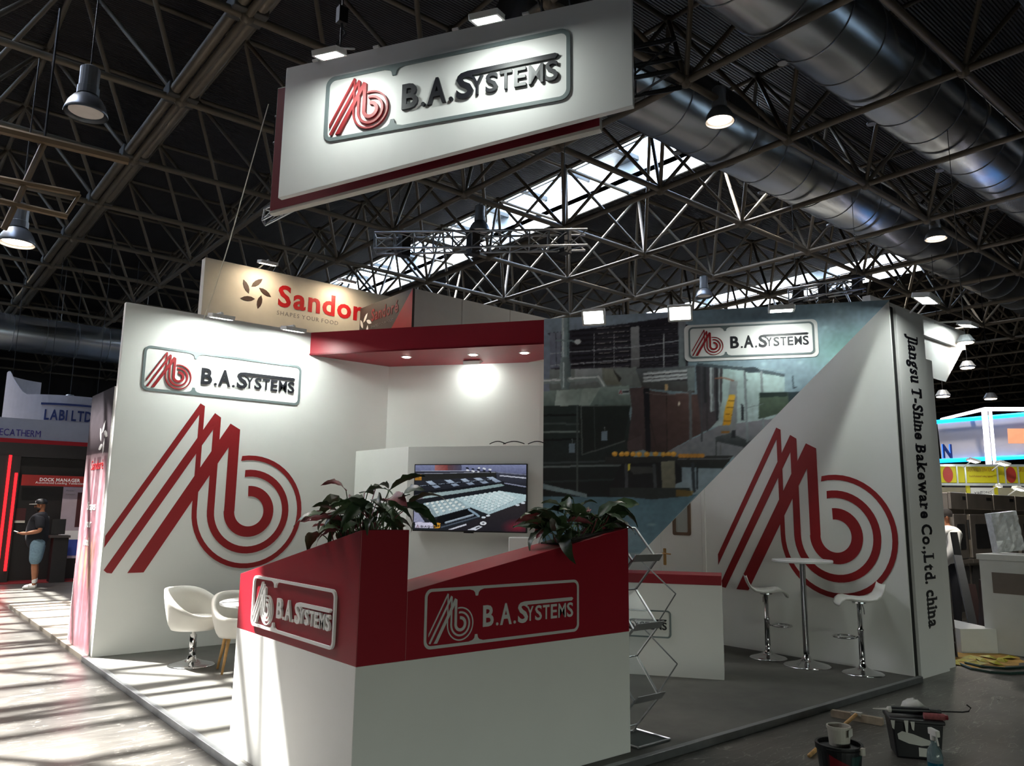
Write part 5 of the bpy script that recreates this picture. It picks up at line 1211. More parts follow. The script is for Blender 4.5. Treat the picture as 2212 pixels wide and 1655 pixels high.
mb = MB(); text(mb, 'GREATWALL INTERNATIONAL', (x_at(2088) + x_at(2151)) / 2, zb_ + .24, .12, 0, .004, width=(x_at(2151) - x_at(2088)) * .92, align='c'); mb.build('title_lettering', 'text_orange', t); mb = MB(); text(mb, 'GREATWALL', x_at(2201), zb_ + .24, .12, 0, .004, width=.32); mb.build('second_title', 'text_orange', t)
mb = MB(); text(mb, 'Food & Professional Cooking Equipment', (x_at(2088) + x_at(2151)) / 2, zb_ + .12, .06, 0, .004, width=(x_at(2151) - x_at(2088)) * .8, align='c'); mb.build('small_lettering', 'text_orange', t)
for px in (2048, 2184): mb = MB(); cx = x_at(px); zc = (zt + zb_) / 2; mb.prism([(cx + .1 * math.cos(a), zc + .17 * math.sin(a)) for a in np.linspace(0, 2 * math.pi, 25)[:-1]], 0, .006); mb.build('round_seal', 'seal_red', t)
zc2 = fpt(2090, 1075)[1]
t = thing('stand_partition', 'pale partition wall with yellow panels under the yellow fascia', 'partition', mtx=fm)
MB().box(x_at(2030), x_at(2462), FZ, zb_ - .06, -1.2, -1.15).build('partition_wall', 'stand_white', t)
for a, b in ((2088, 2096), (2148, 2156)): MB().box(x_at(a), x_at(b), zc2, zb_ - .06, -.1, -.06).build('yellow_panel', 'yellow', t)
t = thing('company_poster', 'white company poster hanging between the yellow panels', 'poster', mtx=fm); MB().box(x_at(2097), x_at(2147), zc2 - .1, zb_ - .1, -.06, -.05).build('sheet', 'white_board', t)
mb = MB(); text(mb, 'XBE', x_at(2103), zb_ - .25, .09, -.05, -.048, bold=0.0); text(mb, 'TECHNICS', x_at(2117), zb_ - .22, .07, -.05, -.048, width=.22); mb.build('poster_lettering', 'ink', t)
t = thing('poster_screen', 'small dark blue picture on the pale partition wall', 'picture', mtx=fm); MB().box(x_at(2172), x_at(2195), zc2 + .02, zc2 + .2, -1.15, -1.12).build('picture', mat('screen_blue', '#27406e', .3, emit=.5), t)
for i, (px, py) in enumerate(((2102, 997), (2166, 1003), (2202, 1058), (2157, 1052))):
    p = at_dist(px, py, yd - .5); flood(p, (-.2, .3, -1), ('floodlight above the yellow fascia lettering', 'floodlight above the red seal on the yellow fascia', 'floodlight under the yellow fascia at the right edge', 'small spotlight under the yellow fascia')[i], m='flood_face', w_=.34 if i < 3 else .14, h_=.2 if i < 3 else .1, group='yellow stand floodlights', anchor=(p.x + .3, p.y + .3, p.z - .1))
# light frame with display wall behind
ld = 24.0
t = thing('light_frame', 'large overhead frame edged with white and blue light tubes', 'light frame', at_dist(2126, 884, ld))
def bar(name, p, q, r, m): MB().tube(p, q, r, 6).build(name, m, t, world=True)
L1, L2, L3, L4 = at_dist(2126, 884, ld), at_dist(2034, 906, ld * 1.25), at_dist(2560, 884, ld * .85), at_dist(2137, 1012, ld)
bar('white_tube', L1, L2, .05, 'led_white'); bar('white_tube', L1, L3, .05, 'led_white'); bar('white_tube', L1, L4, .07, 'led_white')
bar('white_tube', L1 + Vector((.12, -.1, 0)), L4 + Vector((.12, -.1, 0)), .04, 'led_white')
B1, B2 = at_dist(2020, 912, ld + 2), at_dist(2560, 865, ld); bar('blue_tube', B1, B2, .06, 'led_blue'); B3, B4 = at_dist(2030, 996, ld + 2), at_dist(2560, 970, ld); bar('blue_tube', B3, B4, .06, 'led_blue')
t2 = thing('display_wall', 'hazy grey display wall behind the blue light tubes', 'display', B3)
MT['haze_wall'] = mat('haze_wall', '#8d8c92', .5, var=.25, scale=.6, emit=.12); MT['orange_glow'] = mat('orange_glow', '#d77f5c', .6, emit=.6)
d_ = (B4 - B3); nn = Vector((d_.y, -d_.x, 0)).normalized() * .12
if nn.dot(B3) < 0: nn = -nn
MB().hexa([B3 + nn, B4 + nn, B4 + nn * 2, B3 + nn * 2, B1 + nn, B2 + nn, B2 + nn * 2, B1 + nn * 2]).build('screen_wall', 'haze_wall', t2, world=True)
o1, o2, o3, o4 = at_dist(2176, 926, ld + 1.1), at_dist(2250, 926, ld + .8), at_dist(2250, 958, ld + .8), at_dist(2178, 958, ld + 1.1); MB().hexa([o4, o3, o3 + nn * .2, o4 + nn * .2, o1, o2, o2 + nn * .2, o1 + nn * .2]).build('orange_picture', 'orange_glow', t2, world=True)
pN = at_dist(2036, 990, ld); mb = MB(); letter(mb, 'N', 0, .25, 0, .38, 0, .05); tag(mb.build('channel_letter', mat('blue_letter', '#123f9a', .4), None, frame((pN.x, pN.y, pN.z), (math.sin(AZ), -math.cos(AZ), 0))), 'blue letter N under the overhead light frame', 'letter')
# debris and hose
MT['yellow_bag'] = mat('yellow_bag', '#a9a01c', .5, var=.3, scale=20); MT['sawdust'] = mat('sawdust', '#b08a45', .9, var=.25, scale=8); MT['hose'] = mat('hose', '#1f3a34', .5)
q = on_z(2120, 1424, FZ); mb = MB(); rr_ = random.Random(8); mb.lathe([(0, .012), (.35, .008), (.62, .0)], 22); mb.v = [(x * rr_.uniform(.8, 1.15), y * rr_.uniform(.55, .8), z) for x, y, z in mb.v]; tag(mb.build('sawdust', 'sawdust', None, Matrix.Translation((q.x, q.y, FZ + .001))), 'tan sawdust patch on the floor by the white plinth', kind='stuff')
for i in range(9):
    px = 2068 + 14 * i; q = on_z(px, 1436 - (i % 3) * 6, FZ); mb = MB(); pts = [(rr_.uniform(-.1, .1), rr_.uniform(-.1, .1), rr_.uniform(.0, .05)) for _ in range(4)]
    mb.add([(-.09, -.04, .004), (.08, -.05, .012), (.1, .05, .03), (-.07, .06, .02), (0, 0, .045)], [(0, 1, 4), (1, 2, 4), (2, 3, 4), (3, 0, 4)])
    tag(mb.build('plastic_scrap', 'yellow_bag', None, Matrix.Translation((q.x, q.y, FZ + .001)) @ Matrix.Rotation(rr_.uniform(0, 6), 4, 'Z')), ('first', 'second', 'third', 'fourth', 'fifth', 'sixth', 'seventh', 'eighth', 'ninth')[i] + ' crumpled yellow plastic scrap counted from the lettered panel along the sawdust', 'scrap', 'yellow plastic scraps')
mb = MB(); mb.path([on_z(x, y, FZ + .015) for x, y in ((2068, 1432), (2100, 1445), (2140, 1452), (2180, 1455), (2240, 1452))], .014, 6); tag(mb.build('garden_hose', 'hose'), 'dark green hose lying across the floor, nearer one', 'hose', 'green hoses'); mb = MB(); mb.path([on_z(x, y, FZ + .015) for x, y in ((2085, 1432), (2120, 1440), (2170, 1444), (2240, 1440))], .014, 6); tag(mb.build('garden_hose', 'hose'), 'dark green hose lying across the floor, farther one', 'hose', 'green hoses')

# ================================================================== neighbours behind and on the left
MT['cream_board'] = mat('cream_board', '#d9d2c4', .55, var=.03); MT['dark_board'] = mat('dark_board', '#3c3634', .5, var=.05); MT['logo_brown'] = mat('logo_brown', '#3f2a22', .5); MT['logo_red'] = mat('logo_red', '#c11f26', .45); MT['logo_dim'] = mat('logo_dim', '#7a2b30', .5); MT['text_grey'] = mat('text_grey', '#8a8580', .6); MT['grey_wall'] = mat('grey_wall', '#c4c3bf', .6, var=.03); MT['red_board'] = mat('red_board', '#a51c26', .45)


def petals(mb, cx, cy, R, z0, z1, k=5, rot=.3):
    for i in range(k):
        a = rot + 2 * math.pi * i / k; px_, py_ = cx + R * math.cos(a), cy + R * math.sin(a); b = a - .7; L_, W_ = R * .72, R * .25
        mb.prism([(px_ + math.cos(b) * L_ * u - math.sin(b) * W_ * v, py_ + math.sin(b) * L_ * u + math.cos(b) * W_ * v) for u, v in ((-1, 0), (-.5, .8), (0, 1), (.5, .75), (1, 0), (.5, -.75), (0, -1), (-.5, -.8))], z0, z1)


b_ = 11.5; fm = frame((3.52, b_, 4.0), (1, 0, 0))
t = thing('overhead_banner', 'cream overhead banner with red lettering and petal logo behind the white wall', 'banner', mtx=fm)
MB().box(0, 3.8, .2, 1.30, -.16, 0).build('banner_board', 'cream_board', t, bevel=.004)
sp = lambda px, py: (lambda v: (v.x, v.y))(fm.inverted() @ on_y(px, py, b_))
mb = MB(); petals(mb, *sp(551, 632), .16, 0, .006, rot=.2); mb.build('petal_logo', 'logo_brown', t)
x0_, y0_ = sp(600, 657); x1_, _ = sp(790, 690); mb = MB(); text(mb, 'Sandoré', x0_, y0_ - .02, .48, 0, .008, width=1.78, bold=.025); 
mb.build('title_lettering', 'logo_red', t)
x0_, y0_ = sp(598, 678); mb = MB(); text(mb, 'SHAPES YOUR FOOD', x0_, y0_ - .01, .095, 0, .003, width=1.06, gap=.22); mb.build('small_lettering', 'text_grey', t)
for (px, py), lab in (((578, 571), 'warm floodlight over the petal logo of the cream banner'), ((749, 610), 'warm floodlight over the right end of the cream banner')):
    p = on_y(px, py, b_ - .35); flood(p, (0, .22, -1), lab, m='flood_warm', anchor=(p.x, b_, 5.3), rgt=(1, 0, 0), group='cream banner floodlights')
t = thing('corner_tower', 'dark and red corner box with a pale side above the red canopy', 'tower', (6.15, 9.8, 3.9))
MB().box(0, 3.6, 0, .06, -3.9, 1.06).build('pale_side', 'grey_wall', t)
for x in (.9, 1.9, 2.9): MB().box(x - .004, x + .004, -.002, 0, 0, 1.06).build('panel_joint', 'text_grey', t)
MB().box(-.04, .0, 0, 1.65, -3.9, 1.06).build('dark_side', 'dark_board', t)
MB().add([(-.0415, .0, 1.06), (-.0415, .0, .4), (-.0415, .75, .4)], [(0, 1, 2)]).add([(-.0415, 0, 1.06), (-.0415, .75, .4), (-.0415, 0, .4)], []).build('red_wedge', 'red_board', t)
fm2 = Matrix.Translation((6.15 - .042, 9.8, 3.9)) @ frame((0, 0, 0), (0, -1, 0)); fl2 = frame((6.15 - .042, 9.8 + 2.1, 3.9), (0, -1, 0))
s2 = lambda px, py: (lambda v: (v.x, v.y))(fl2.inverted() @ on_x(px, py, 6.15 - .042))
x0_, y0_ = s2(802, 694); x1_, _ = s2(860, 678); mb = MB(); text(mb, 'Sandoré', x0_, y0_, .28, 0, .004, width=x1_ - x0_, bold=.025); mb.build('title_lettering', 'logo_dim', t, fl2, world=True); mb = MB(); text(mb, 'SHAPES YOUR FOOD', x0_, y0_ - .12, .06, 0, .003, width=(x1_ - x0_) * .85); mb.build('small_lettering', 'text_grey', t, fl2, world=True); mb = MB(); petals(mb, *s2(789, 703), .13, 0, .004); mb.build('petal_logo', 'white_board', t, fl2, world=True)
# printed end panel of the neighbour, beside the white wall; the sun's pale pink is painted into the print
cv2 = Canvas(0, 0, 240, 600)
cv2.poly([(0, 0), (240, 0), (240, 600), (0, 600)], '#4d474b', '#b07f86'); cv2.poly([(0, 150), (240, 150), (240, 600), (0, 600)], '#a89095', '#b0707c'); cv2.poly([(0, 0), (240, 0), (240, 155), (0, 140)], '#37343a', '#5c5155')
for x, w_, c in ((30, 26, '#8d5a62'), (95, 18, '#6d4650'), (130, 40, '#5a4148'), (200, 22, '#93606a')): cv2.poly([(x, 160), (x + w_, 160), (x + w_ + 8, 600), (x - 6, 600)], c, '#9a5560', al=.7)
for x, y, rx, ry, c in ((60, 420, 22, 60, '#d9b48a'), (110, 400, 18, 70, '#c9a070'), (165, 410, 20, 80, '#8a6a4a'), (190, 380, 16, 50, '#6d5040'), (30, 380, 14, 40, '#e0c9b0')): cv2.disc(x, y, rx, ry, c, .8, True)
for k in range(24): cv2.disc(150 + (k * 37) % 50 - 20, 350 + (k * 53) % 110, 6, 8, '#a5846a', .5)
cv2.noise(.1, 8, 2); cv2.blur(2)
fm = frame((2.05, 10.72, 0), (0, -1, 0)); t = thing('printed_panel', 'tall dark-to-pink printed end panel beside the white wall', 'panel', mtx=fm)
MB().box(0, 1.13, FZ, 2.95, -.06, -.001).build('panel_board', 'white_board', t)
MT['panel_print'] = print_mat('panel_print', .35); print_mesh('panel_print', (0, 0, 0), (1.13, 0, 0), (0, 2.95, 0), 110, 260, lambda u, v: (u * 239, (1 - v) * 599), cv2, 'panel_print', t)
mb = MB(); petals(mb, .80, 2.38, .13, .001, .003); mb.build('petal_logo', 'white_board', t); mb = MB(); text(mb, 'Sandoré', .35, 2.02, .16, .001, .003, width=.6, bold=0.0); mb.build('red_lettering', 'logo_red', t)
mb = MB(); text(mb, 'Shapes', .35, 1.55, .14, .001, .003, width=.42, bold=0.0); mb.build('slogan_word', 'white_board', t)
for w_, y_, x_ in (('your', 1.35, .28), ('food', 1.14, .26)): mb = MB(); text(mb, w_, .35, y_, .14, .001, .003, width=x_); mb.build('slogan_word', 'white_board', t)
MB().box(-.12, 0, 0, .9, -.25, -.02).build('side_plinth', 'white_board', t)


# ------------------------------------------------------------------ black booth with red light strips, far left
BB = 20.3
MT['booth_black'] = mat('booth_black', '#141113', .5, var=.15); MT['sign_red'] = mat('sign_red', '#8f1c18', .5); MT['poster_pale'] = mat('poster_pale', '#b7a9b4', .5, var=.04); MT['poster_blue'] = mat('poster_blue', '#33489a', .5, var=.15, scale=6); MT['poster_dark'] = mat('poster_dark', '#4a1c22', .5); MT['purple'] = mat('purple', '#4a3a8a', .5); MT['banner_grey'] = mat('banner_grey', '#b9b6bb', .6, var=.04); MT['navy_band'] = mat('navy_band', '#1e2f66', .5); MT['dull_blue'] = mat('dull_blue', '#2c3a57', .5)
fm = frame((1.2, BB, FZ), (1, 0, 0)); lp = lambda px, py: (lambda v: (v.x, v.y))(fm.inverted() @ on_y(px, py, BB))
t = thing('trade_booth', 'black booth with red light strips behind the standing man', 'booth', mtx=fm)
MB().box(0, 5.5, 0, 3.0, -.2, 0).build('booth_wall', 'booth_black', t); MB().box(0, 5.5, 2.7, 3.0, 0, .25).build('header', 'booth_black', t)
x_, y0_ = lp(22, 1100); MB().box(0, x_ + .05, 0, 2.7, .05, .35).build('corner_column', 'booth_black', t)
for (a, b), (c, d) in (((17.8, 985), (4, 1228)), ((30, 1023), (20, 1110))):
    p_, q_ = lp(a, b), lp(c, d); MB().tube((p_[0], p_[1], .38), (p_[0], max(.2, q_[1]) if b < 1000 else .25, .38), .03, 6).build('light_strip', 'led_red', t)
(xa, ya), (xb, yb) = lp(43, 1026), lp(190, 1053)
t = thing('hanging_board', 'red sign board with two lines of white lettering in the black booth', 'sign', mtx=fm)
MB().box(xa, xb, yb, ya, .3, .34).build('board', 'sign_red', t)
mb = MB(); text(mb, 'DOCK MANAGER', (xa + xb) / 2 + .05, ya - .13, .1, .34, .345, bold=.025, width=.80, align='c'); mb.build('title_lettering', 'white_board', t); mb = MB(); text(mb, 'Automated Loading Validation', (xa + xb) / 2 + .05, yb + .05, .07, .34, .345, width=.95, align='c'); mb.build('subtitle_lettering', 'white_board', t)
(xa, ya), (xb, yb) = lp(137, 1052), lp(190, 1205)
t = thing('roll_up_poster', 'pale poster with a blue lower band in the black booth', 'poster', mtx=fm)
MB().box(xa, xa + .85, yb, ya, .02, .04).build('sheet', 'poster_pale', t); MB().box(xa, xa + .85, yb + .06, yb + .42, .04, .045).build('blue_band', 'poster_blue', t); MB().box(xa + .04, xa + .4, yb + .42, yb + .62, .04, .046).build('pale_boxes', 'white_board', t); MB().box(xa + .30, xa + .42, yb + .7, ya - .12, .04, .05).build('ribbed_column', 'poster_dark', t)
mb = MB(); text(mb, 'Handling', xa, ya + .16, .13, .04, .045, width=.34); mb.build('title_lettering', 'white_board', t); mb = MB(); text(mb, 'Modular', xa + .06, ya - .1, .05, .04, .045); mb.build('line_lettering', 'text_grey', t); mb = MB(); text(mb, 'Compact', xa + .06, ya - .18, .05, .04, .045); mb.build('line_lettering', 'text_grey', t)
xa, ya = lp(118, 1125); t = thing('display_podium', 'dark podium with a small screen beside the man', 'podium', mtx=fm); MB().box(xa - .12, xa + .18, 0, .95, .5, .8).build('podium_body', 'booth_black', t, bevel=.01); MB().box(xa - .2, xa + .2, .95, 1.0, .45, .85).build('podium_top', 'dark_board', t); MB().box(xa - .15, xa + .12, 1.02, 1.35, .6, .63).build('screen', 'black_gloss', t)
xa, ya = lp(45, 1100); t = thing('wall_picture', 'small reddish picture on the booth wall beside the man', 'picture', mtx=fm); MB().box(xa - .1, xa + .1, ya - .3, ya + .02, .0, .02).build('picture_sheet', 'poster_dark', t); MB().box(xa - .1, xa + .1, ya - .3, ya - .25, .02, .025).build('caption_strip', 'cream_edge', t)
tag(MB().box(1.0, 6.5, 19.55, BB, FZ, FZ + .012).build('floor_red', 'carpet_red'), 'dark red carpet in front of the black booth', kind='structure')
# fascia behind: white band with purple lettering and red stripe
fm = frame((2.0, 24.5, 0), (1, 0, 0)); lp = lambda px, py: (lambda v: (v.x, v.y))(fm.inverted() @ on_y(px, py, 24.5))
z0_, z1_ = lp(60, 957)[1], lp(60, 905)[1]
t = thing('company_fascia', 'white fascia with purple lettering above a red stripe', 'fascia', mtx=fm); MB().box(-1.5, 4.0, z0_, z1_, -.2, 0).build('fascia_board', 'banner_grey', t); MB().box(-1.5, 4.0, z0_ - .02, z0_ + .1, 0, .02).build('red_stripe', 'logo_red', t)
x0_, x1_ = lp(-14, 935)[0], lp(88, 935)[0]; mb = MB(); text(mb, 'MECATHERM', x0_, z0_ + .17, .26, 0, .01, bold=0.0, width=x1_ - x0_); mb.build('lettering', 'purple', t)
# curved hanging ring sign
cR = at_dist(150, 900, 27.5); RR = 1.75; z0_, z1_ = at_dist(120, 940, 26)[2], at_dist(120, 868, 26)[2]
t = thing('ring_banner', 'round grey hanging banner with a blue lower rim', 'banner', (cR.x, cR.y, 0))
zb2 = z0_ - .1; zt2 = zb2 + 1.25; sag = lambda a: .55 * (.5 - .5 * math.cos(a)) 
va = math.atan2(-cR.y, -cR.x)
outer = []; n = 56
mb = MB(); vs = [((RR - d_) * math.cos(va + a), (RR - d_) * math.sin(va + a), z) for d_ in (0, .04) for z in (zb2 + .12, zt2) for a in np.linspace(-2.6, 2.6, n)]
vs = [(x, y, z + (.75 * max(0, min(1, (-.75 - math.remainder(math.atan2(y, x) - va, 2 * math.pi)) / .5)) if z > zb2 + .5 else 0)) for x, y, z in vs]
I = lambda d_, z, k: (d_ * 2 + z) * n + k; fs = []
for k in range(n - 1): fs += [(I(0, 0, k), I(0, 0, k + 1), I(0, 1, k + 1), I(0, 1, k)), (I(1, 0, k), I(1, 1, k), I(1, 1, k + 1), I(1, 0, k + 1)), (I(0, 1, k), I(0, 1, k + 1), I(1, 1, k + 1), I(1, 1, k)), (I(0, 0, k), I(1, 0, k), I(1, 0, k + 1), I(0, 0, k + 1))]
mb.add(vs, fs).build('ring_band', 'banner_grey', t)
mb = MB(); vs = [((RR + .02 - d_) * math.cos(va + a), (RR + .02 - d_) * math.sin(va + a), z) for d_ in (0, .08) for z in (zb2, zb2 + .12) for a in np.linspace(-2.6, 2.6, n)]; mb.add(vs, fs).build('blue_rim', 'navy_band', t)
wrap = lambda p: p
def ring_text(s_, a0, z, size, width, m):
    mb = MB(); text(mb, s_, 0, z, size, 0, .012, bold=.025 if size > .3 else 0.0, width=width)
    mb.v = [((RR + .03 + v[2]) * math.cos(va + a0 + v[0] / RR), (RR + .03 + v[2]) * math.sin(va + a0 + v[0] / RR), v[1]) for v in mb.v]; mb.f = [f_ for f_ in mb.f]; mb.build('ring_lettering', m, t)
ring_text('LABI LTD', -.36, zb2 + .52, .42, 1.2, 'navy_band'); ring_text('THE FUTURE OF BAKERY AUTOMATION', -.40, zb2 + .3, .12, 1.5, 'dull_blue')
for z_a, z_b in ((.22, .25), (.95, 1.01), (.44, .46)):
    mb = MB(); mb.box(0, 1.55, zb2 + z_a, zb2 + z_b, 0, .01) if False else mb.prism([(x, zb2 + z) for x in np.linspace(-.05, 1.5, 14) for z in (z_a,)] + [(x, zb2 + z_b) for x in np.linspace(1.5, -.05, 14)], 0, .01)
    mb.v = [((RR + .03 + v[2]) * math.cos(va - .40 + v[0] / RR), (RR + .03 + v[2]) * math.sin(va - .40 + v[0] / RR), v[1]) for v in mb.v]; mb.build('ring_rule', 'navy_band', t)
for k in range(4):
    a = va + k * math.pi / 2 + .4; MB().tube((RR * .97 * math.cos(a), RR * .97 * math.sin(a), zt2), (RR * .97 * math.cos(a), RR * .97 * math.sin(a), ZL), .008, 5).build('hanging_wire', 'black', t)


# ------------------------------------------------------------------ people
def skin_chain(name, parent, m, verts, edges, sub=2, root=0):
    me = bpy.data.meshes.new(name); me.from_pydata([v[:3] for v in verts], edges, []); o = link(name, me, m, parent)
    sm = o.modifiers.new('skin', 'SKIN'); sm.use_smooth_shade = True; lay = me.skin_vertices[0].data
    for i, v in enumerate(verts): lay[i].radius = (v[3], v[4] if len(v) > 4 else v[3]); lay[i].use_root = (i == root)
    ss = o.modifiers.new('sub', 'SUBSURF'); ss.levels = sub; ss.render_levels = sub
    return o


def person(label, p, yaw, shirt, shorts, cap, beard, arms, hgt=1.0, long_trousers=False, sleeves=True):
    t = thing('person', label, 'person', mtx=Matrix.Translation(p) @ Matrix.Rotation(yaw, 4, 'Z') @ Matrix.Scale(hgt, 4))
    V = [(0, 0, .95, .15, .17), (.035, 0, 1.12, .17, .19), (.02, 0, 1.32, .15, .19), (0, 0, 1.45, .1, .15), (.0, 0, 1.52, .058), (.015, 0, 1.585, .075, .07), (.03, 0, 1.66, .098, .08), (.02, 0, 1.735, .07, .062)]
    E = [(0, 1), (1, 2), (2, 3), (3, 4), (4, 5), (5, 6), (6, 7)]
    hands = []
    for s_ in (1, -1):
        sh, el, wr, ha = arms[0 if s_ > 0 else 1]; b = len(V)
        V += [(*sh, .065), (*((Vector(sh) + Vector(el)) / 2), .058), (*el, .046), (*((Vector(el) + Vector(wr)) / 2), .043), (*wr, .028), (*ha, .036, .02)]; E += [(3, b)] + [(b + i, b + i + 1) for i in range(5)]
        hands.append((Vector(wr), Vector(ha), s_))
        b = len(V); V += [(0, s_ * .095, .88, .11), (.015, s_ * .105, .68, .09), (.02, s_ * .11, .5, .062), (.0, s_ * .112, .34, .06), (-.01, s_ * .115, .12, .038), (-.01, s_ * .115, .06, .042), (.09, s_ * .125, .035, .04, .03), (.17, s_ * .13, .028, .032, .022)]; E += [(0, b)] + [(b + i, b + i + 1) for i in range(7)]
        # five fingers, rooted in the palm
        w_, h_ = Vector(wr), Vector(ha); d = (h_ - w_).normalized(); side = d.cross(Vector((0, 0, 1))).normalized(); up = side.cross(d)
        for k in range(4):
            o_ = side * (.024 - .016 * k); b = len(V); L_ = (.062, .072, .068, .052)[k]; pts = [h_ + o_, h_ + o_ + d * L_ * .5 + up * .004, h_ + o_ + d * L_ * .85 - up * .012]
            i0 = b - 0; V += [(*q_, r_) for q_, r_ in zip(pts, (.0095, .0088, .0075))]; E += [(b, b + 1), (b + 1, b + 2)]
            hidx = [i for i, v_ in enumerate(V) if tuple(v_[:3]) == tuple(ha)][0]; E.append((hidx, b))
        b = len(V); th = w_.lerp(h_, .55) + side * .03 * s_ ; V += [(*th, .011), (*(th + d * .035 + side * .012 * s_ + up * .012), .0095), (*(th + d * .06 + up * .014), .008)]; E += [(hidx, b), (b, b + 1), (b + 1, b + 2)]
    skin_chain('body', t, 'skin', V, E)
    # clothes
    C = [(.012, 0, .76, .195, .21), (.045, 0, 1.08, .215, .225), (.03, 0, 1.32, .185, .225), (0, 0, 1.46, .135, .19), (.0, 0, 1.545, .085, .095)]; CE = [(0, 1), (1, 2), (2, 3), (3, 4)]
    for s_ in (1, -1):
        sh, el, wr, ha = arms[0 if s_ > 0 else 1]; b = len(C); mid = Vector(sh).lerp(Vector(el), .9 if sleeves else .95); C += [(*sh, .105), (*Vector(sh).lerp(mid, .5), .092), (*mid, .085)]; CE += [(3, b), (b, b + 1), (b + 1, b + 2)]
        if not sleeves: C += [(*wr, .045)]; CE += [(b + 2, b + 3)]
    skin_chain('shirt', t, shirt, C, CE)
    for s_ in (1, -1):
        zz = .06 if long_trousers else .46
        skin_chain('trouser_leg', t, shorts, [(.01, s_ * .06, 1.03, .165, .155), (0, s_ * .092, .85, .145), (.012, s_ * .105, .66, .128), (.02, s_ * .112, zz, .098 if not long_trousers else .07)], [(0, 1), (1, 2), (2, 3)])
        skin_chain('sock', t, 'sock', [(-.01, s_ * .115, .24, .046), (-.01, s_ * .115, .1, .047)], [(0, 1)])
        skin_chain('shoe', t, 'shoe', [(-.05, s_ * .115, .05, .05, .045), (.03, s_ * .12, .055, .05, .048), (.12, s_ * .127, .042, .048, .036), (.19, s_ * .13, .035, .04, .028)], [(0, 1), (1, 2), (2, 3)], root=1)
    # face
    f_ = MB().lathe([(0, -.012), (.012, -.004), (.013, .01), (.007, .03), (0, .036)], 8, (.128, 0, 1.635)).build('nose', 'skin', t, smooth=True)
    for s_ in (1, -1):
        MB().lathe([(0, -.01), (.009, -.004), (.009, .004), (0, .01)], 8, (.112, s_ * .032, 1.668)).build('eye', 'black_gloss', t, smooth=True); MB().lathe([(0, -.03), (.012, -.02), (.016, .005), (.01, .03), (0, .032)], 8, (.02, s_ * .088, 1.655)).build('ear', 'skin', t, smooth=True)
    MB().lathe([(0, -.006), (.022, 0), (0, .006)], 8, (.108, 0, 1.60)).build('mouth', 'poster_dark', t)
    if beard: MB().lathe([(0, -.045), (.05, -.035), (.07, 0), (.072, .03), (.062, .045)], 16, (.05, 0, 1.582), cap=False).build('beard', 'hair', t, smooth=True)
    if cap:
        MB().lathe([(.107, 0), (.11, .03), (.098, .075), (.06, .105), (0, .115)], 20, (.02, 0, 1.695), cap=False).build('cap_crown', 'black', t, smooth=True)
        MB().prism([(.09, -.085), (.2, -.06), (.235, 0), (.2, .06), (.09, .085)], -.004, .006).build('cap_brim', 'cream_edge', t, Matrix.Translation((0, 0, 1.70)) @ Matrix.Rotation(.05, 4, 'Y')); MB().box(.122, .13, -.02, .02, .03, .07).build('cap_badge', 'white_board', t, Matrix.Translation((0, 0, 1.69)))
    else: MB().lathe([(.1, -.02), (.108, .02), (.095, .07), (.055, .1), (0, .108)], 18, (.005, 0, 1.68), cap=False).build('hair', 'hair', t, smooth=True)
    return t


left_dir = Vector((-math.sin(AZ), math.cos(AZ), 0)); back_dir = Vector((-math.cos(AZ), -math.sin(AZ), 0)); fdir = (left_dir * .9 + back_dir * .45).normalized()
pp = on_z(72, 1269, FZ + .03); yaw = math.atan2(fdir.y, fdir.x)
arms = [((0, .2, 1.43), (-.03, .29, 1.16), (.24, .13, 1.10), (.33, .09, 1.11)), ((0, -.2, 1.43), (-.03, -.29, 1.16), (.24, -.10, 1.10), (.33, -.05, 1.11))]
person('man in black cap, navy shirt and denim shorts holding a phone', Vector((pp.x, pp.y, FZ)), yaw, 'navy', 'denim', True, True, arms, .985)
M_ = Matrix.Translation((pp.x, pp.y, FZ)) @ Matrix.Rotation(yaw, 4, 'Z') @ Matrix.Scale(.985, 4)
t = thing('mobile_phone', 'pale phone held in both hands of the man in shorts', 'phone', mtx=M_ @ Matrix.Translation((.385, .02, 1.135))); MB().box(-.02, .06, -.08, .08, -.006, .006).build('phone_body', 'white_gloss', t, Matrix.Rotation(-.35, 4, 'Y'), bevel=.004)
pr_ = at_dist(2056, 1300, 13.3)
arms = [((0, .2, 1.43), (.05, .27, 1.18), (.2, .2, 1.0), (.27, .18, .95)), ((0, -.2, 1.43), (.05, -.27, 1.18), (.2, -.2, 1.0), (.27, -.18, .95))]
person('person in a white shirt bending behind the white pillar by the ovens', Vector((pr_.x, pr_.y, FZ)), math.atan2(left_dir.y + .5, left_dir.x - .5), 'shirt_white', 'navy', False, False, arms, .99, True, False)

# ------------------------------------------------------------------ rigging in the roof space
def hung_truss(label, pa, pb, side, step, r, m='alu', tri=False):
    t = thing('lighting_truss', label, 'truss', pa, group='lighting trusses'); truss(t, pa, pb, side, step, r, m, tri=tri)
    for f_ in (.1, .9):
        q_ = Vector(pa).lerp(Vector(pb), f_); MB().tube(q_ + Vector((0, 0, side)), (q_.x, q_.y, ZL), .008, 5).build('hanging_wire', 'black', t, world=True)
    for f_ in (.13, .46, .9):
        q_ = Vector(pa).lerp(Vector(pb), f_); MB().box(q_.x - .1, q_.x + .1, q_.y - .1, q_.y + .1, q_.z - .06, q_.z + side + .12).build('clamp_bag', 'black', t, world=True)


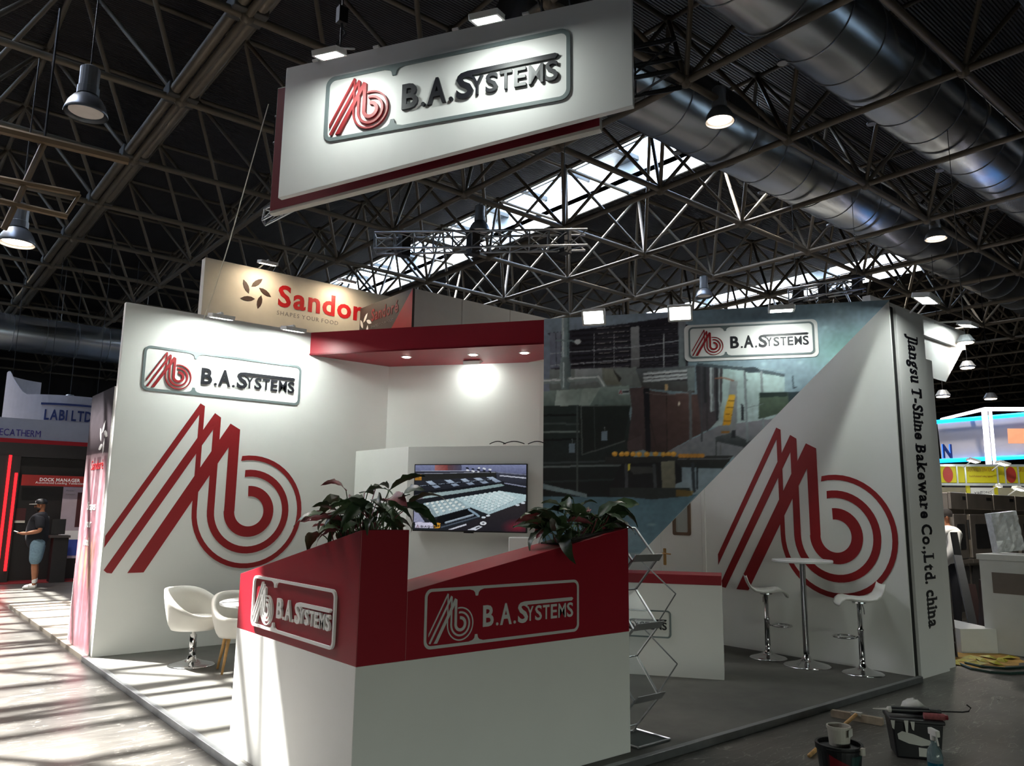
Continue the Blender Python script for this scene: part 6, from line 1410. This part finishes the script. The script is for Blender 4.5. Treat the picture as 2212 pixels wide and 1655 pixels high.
hung_truss('silver lighting truss hung before the bright skylights', at_dist(812, 549, 15.0), at_dist(1264, 541, 15.0), .33, .38, .026)
hung_truss('silver lighting truss above the right end of the mural', at_dist(1705, 655, 21), at_dist(1870, 628, 21), .3, .4, .025)
t = thing('suspended_rack', 'brownish ladder-like frame hanging below the left girder', 'frame', at_dist(95, 310, 14)); MT['frame_tan'] = mat('frame_tan', '#6d5a40', .6)
for a, b, w_ in (((95, 310), (8, 495), .05), ((-40, 378), (172, 420), .05), ((-40, 425), (146, 468), .05), ((172, 420), (140, 470), .03), ((-40, 270), (278, 348), .07)): MB().tube(at_dist(*a, 14), at_dist(*b, 14), w_, 6).build('frame_bar', 'frame_tan', t, world=True)
p0_ = at_dist(95, 310, 14); MB().tube(p0_, (p0_.x, p0_.y, ZL), .02, 5).build('hanging_wire', 'black', t, world=True)
# far lights over the neighbouring halls
for i, (px, py, d_) in enumerate(((2086, 741, 12.3), (2090, 795, 26), (150, 866, 30), (2037, 857, 27), (2140, 862, 30))):
    p = at_dist(px, py, d_); t = thing('ceiling_spot', ('lit spot lamp hanging below the white canopy corner', 'distant lit spot lamp right of the canopy corner', 'distant lit spot lamp above the round hanging banner', 'distant lit spot lamp over the light frame', 'distant lit spot lamp at the right over the light frame')[i], 'lamp', mtx=Matrix.Translation(p) @ Matrix.Scale(.55 if i == 0 else 1, 4), group='distant spot lamps')
    MB().lathe([(0, 0), (.2, 0), (.22, .04), (.12, .2), (0, .22)], 14).build('lamp_body', 'lamp_grey', t); MB().lathe([(0, -.01), (.18, -.01), (.18, -.001), (0, -.001)], 14).build('lens', 'lamp_lit', t)
    if i == 0:
        li = bpy.data.lights.new('spot_light', 'SPOT'); li.energy = 700; li.spot_size = 2.0; li.spot_blend = .6; li.color = (1, .93, .85); li.shadow_soft_size = .15; lo_ = bpy.data.objects.new('spot_light', li); COL.objects.link(lo_); lo_.parent = t; lo_.location = (0, 0, -.03); lo_.rotation_euler = Vector((.75, .3, -.6)).to_track_quat('-Z', 'Y').to_euler()  # added beam aimed at the ovens to brighten them; lamp brought nearer
    MB().tube((0, 0, .2), (0, 0, ZL - p.z), .01, 5).build('cable', 'black', t)
# distant stand blocks that close the view along the hall
MT['far_dim'] = mat('far_dim', '#3b3c42', .7, var=.3, scale=.8)
for i, (px0, px1, yt, d_) in enumerate(((2040, 2600, 1046, 34), (-40, 60, 1010, 38), (60, 210, 985, 42))):
    a, b = at_dist(px0, yt, d_), at_dist(px1, yt, d_); mb = MB(); n_ = Vector((-(b - a).y, (b - a).x, 0)).normalized() * 2
    if n_.dot(a) < 0: n_ = -n_
    mb.hexa([(a.x, a.y, FZ), (b.x, b.y, FZ), (b.x + n_.x, b.y + n_.y, FZ), (a.x + n_.x, a.y + n_.y, FZ), tuple(a), tuple(b), tuple(b + n_), tuple(a + n_)])
    tag(mb.build('far_stand', 'far_dim'), ('dim distant stand behind the ovens', 'dim distant stand at the left picture edge', 'dim distant stand behind the black booth')[i], 'stand', 'distant stands')
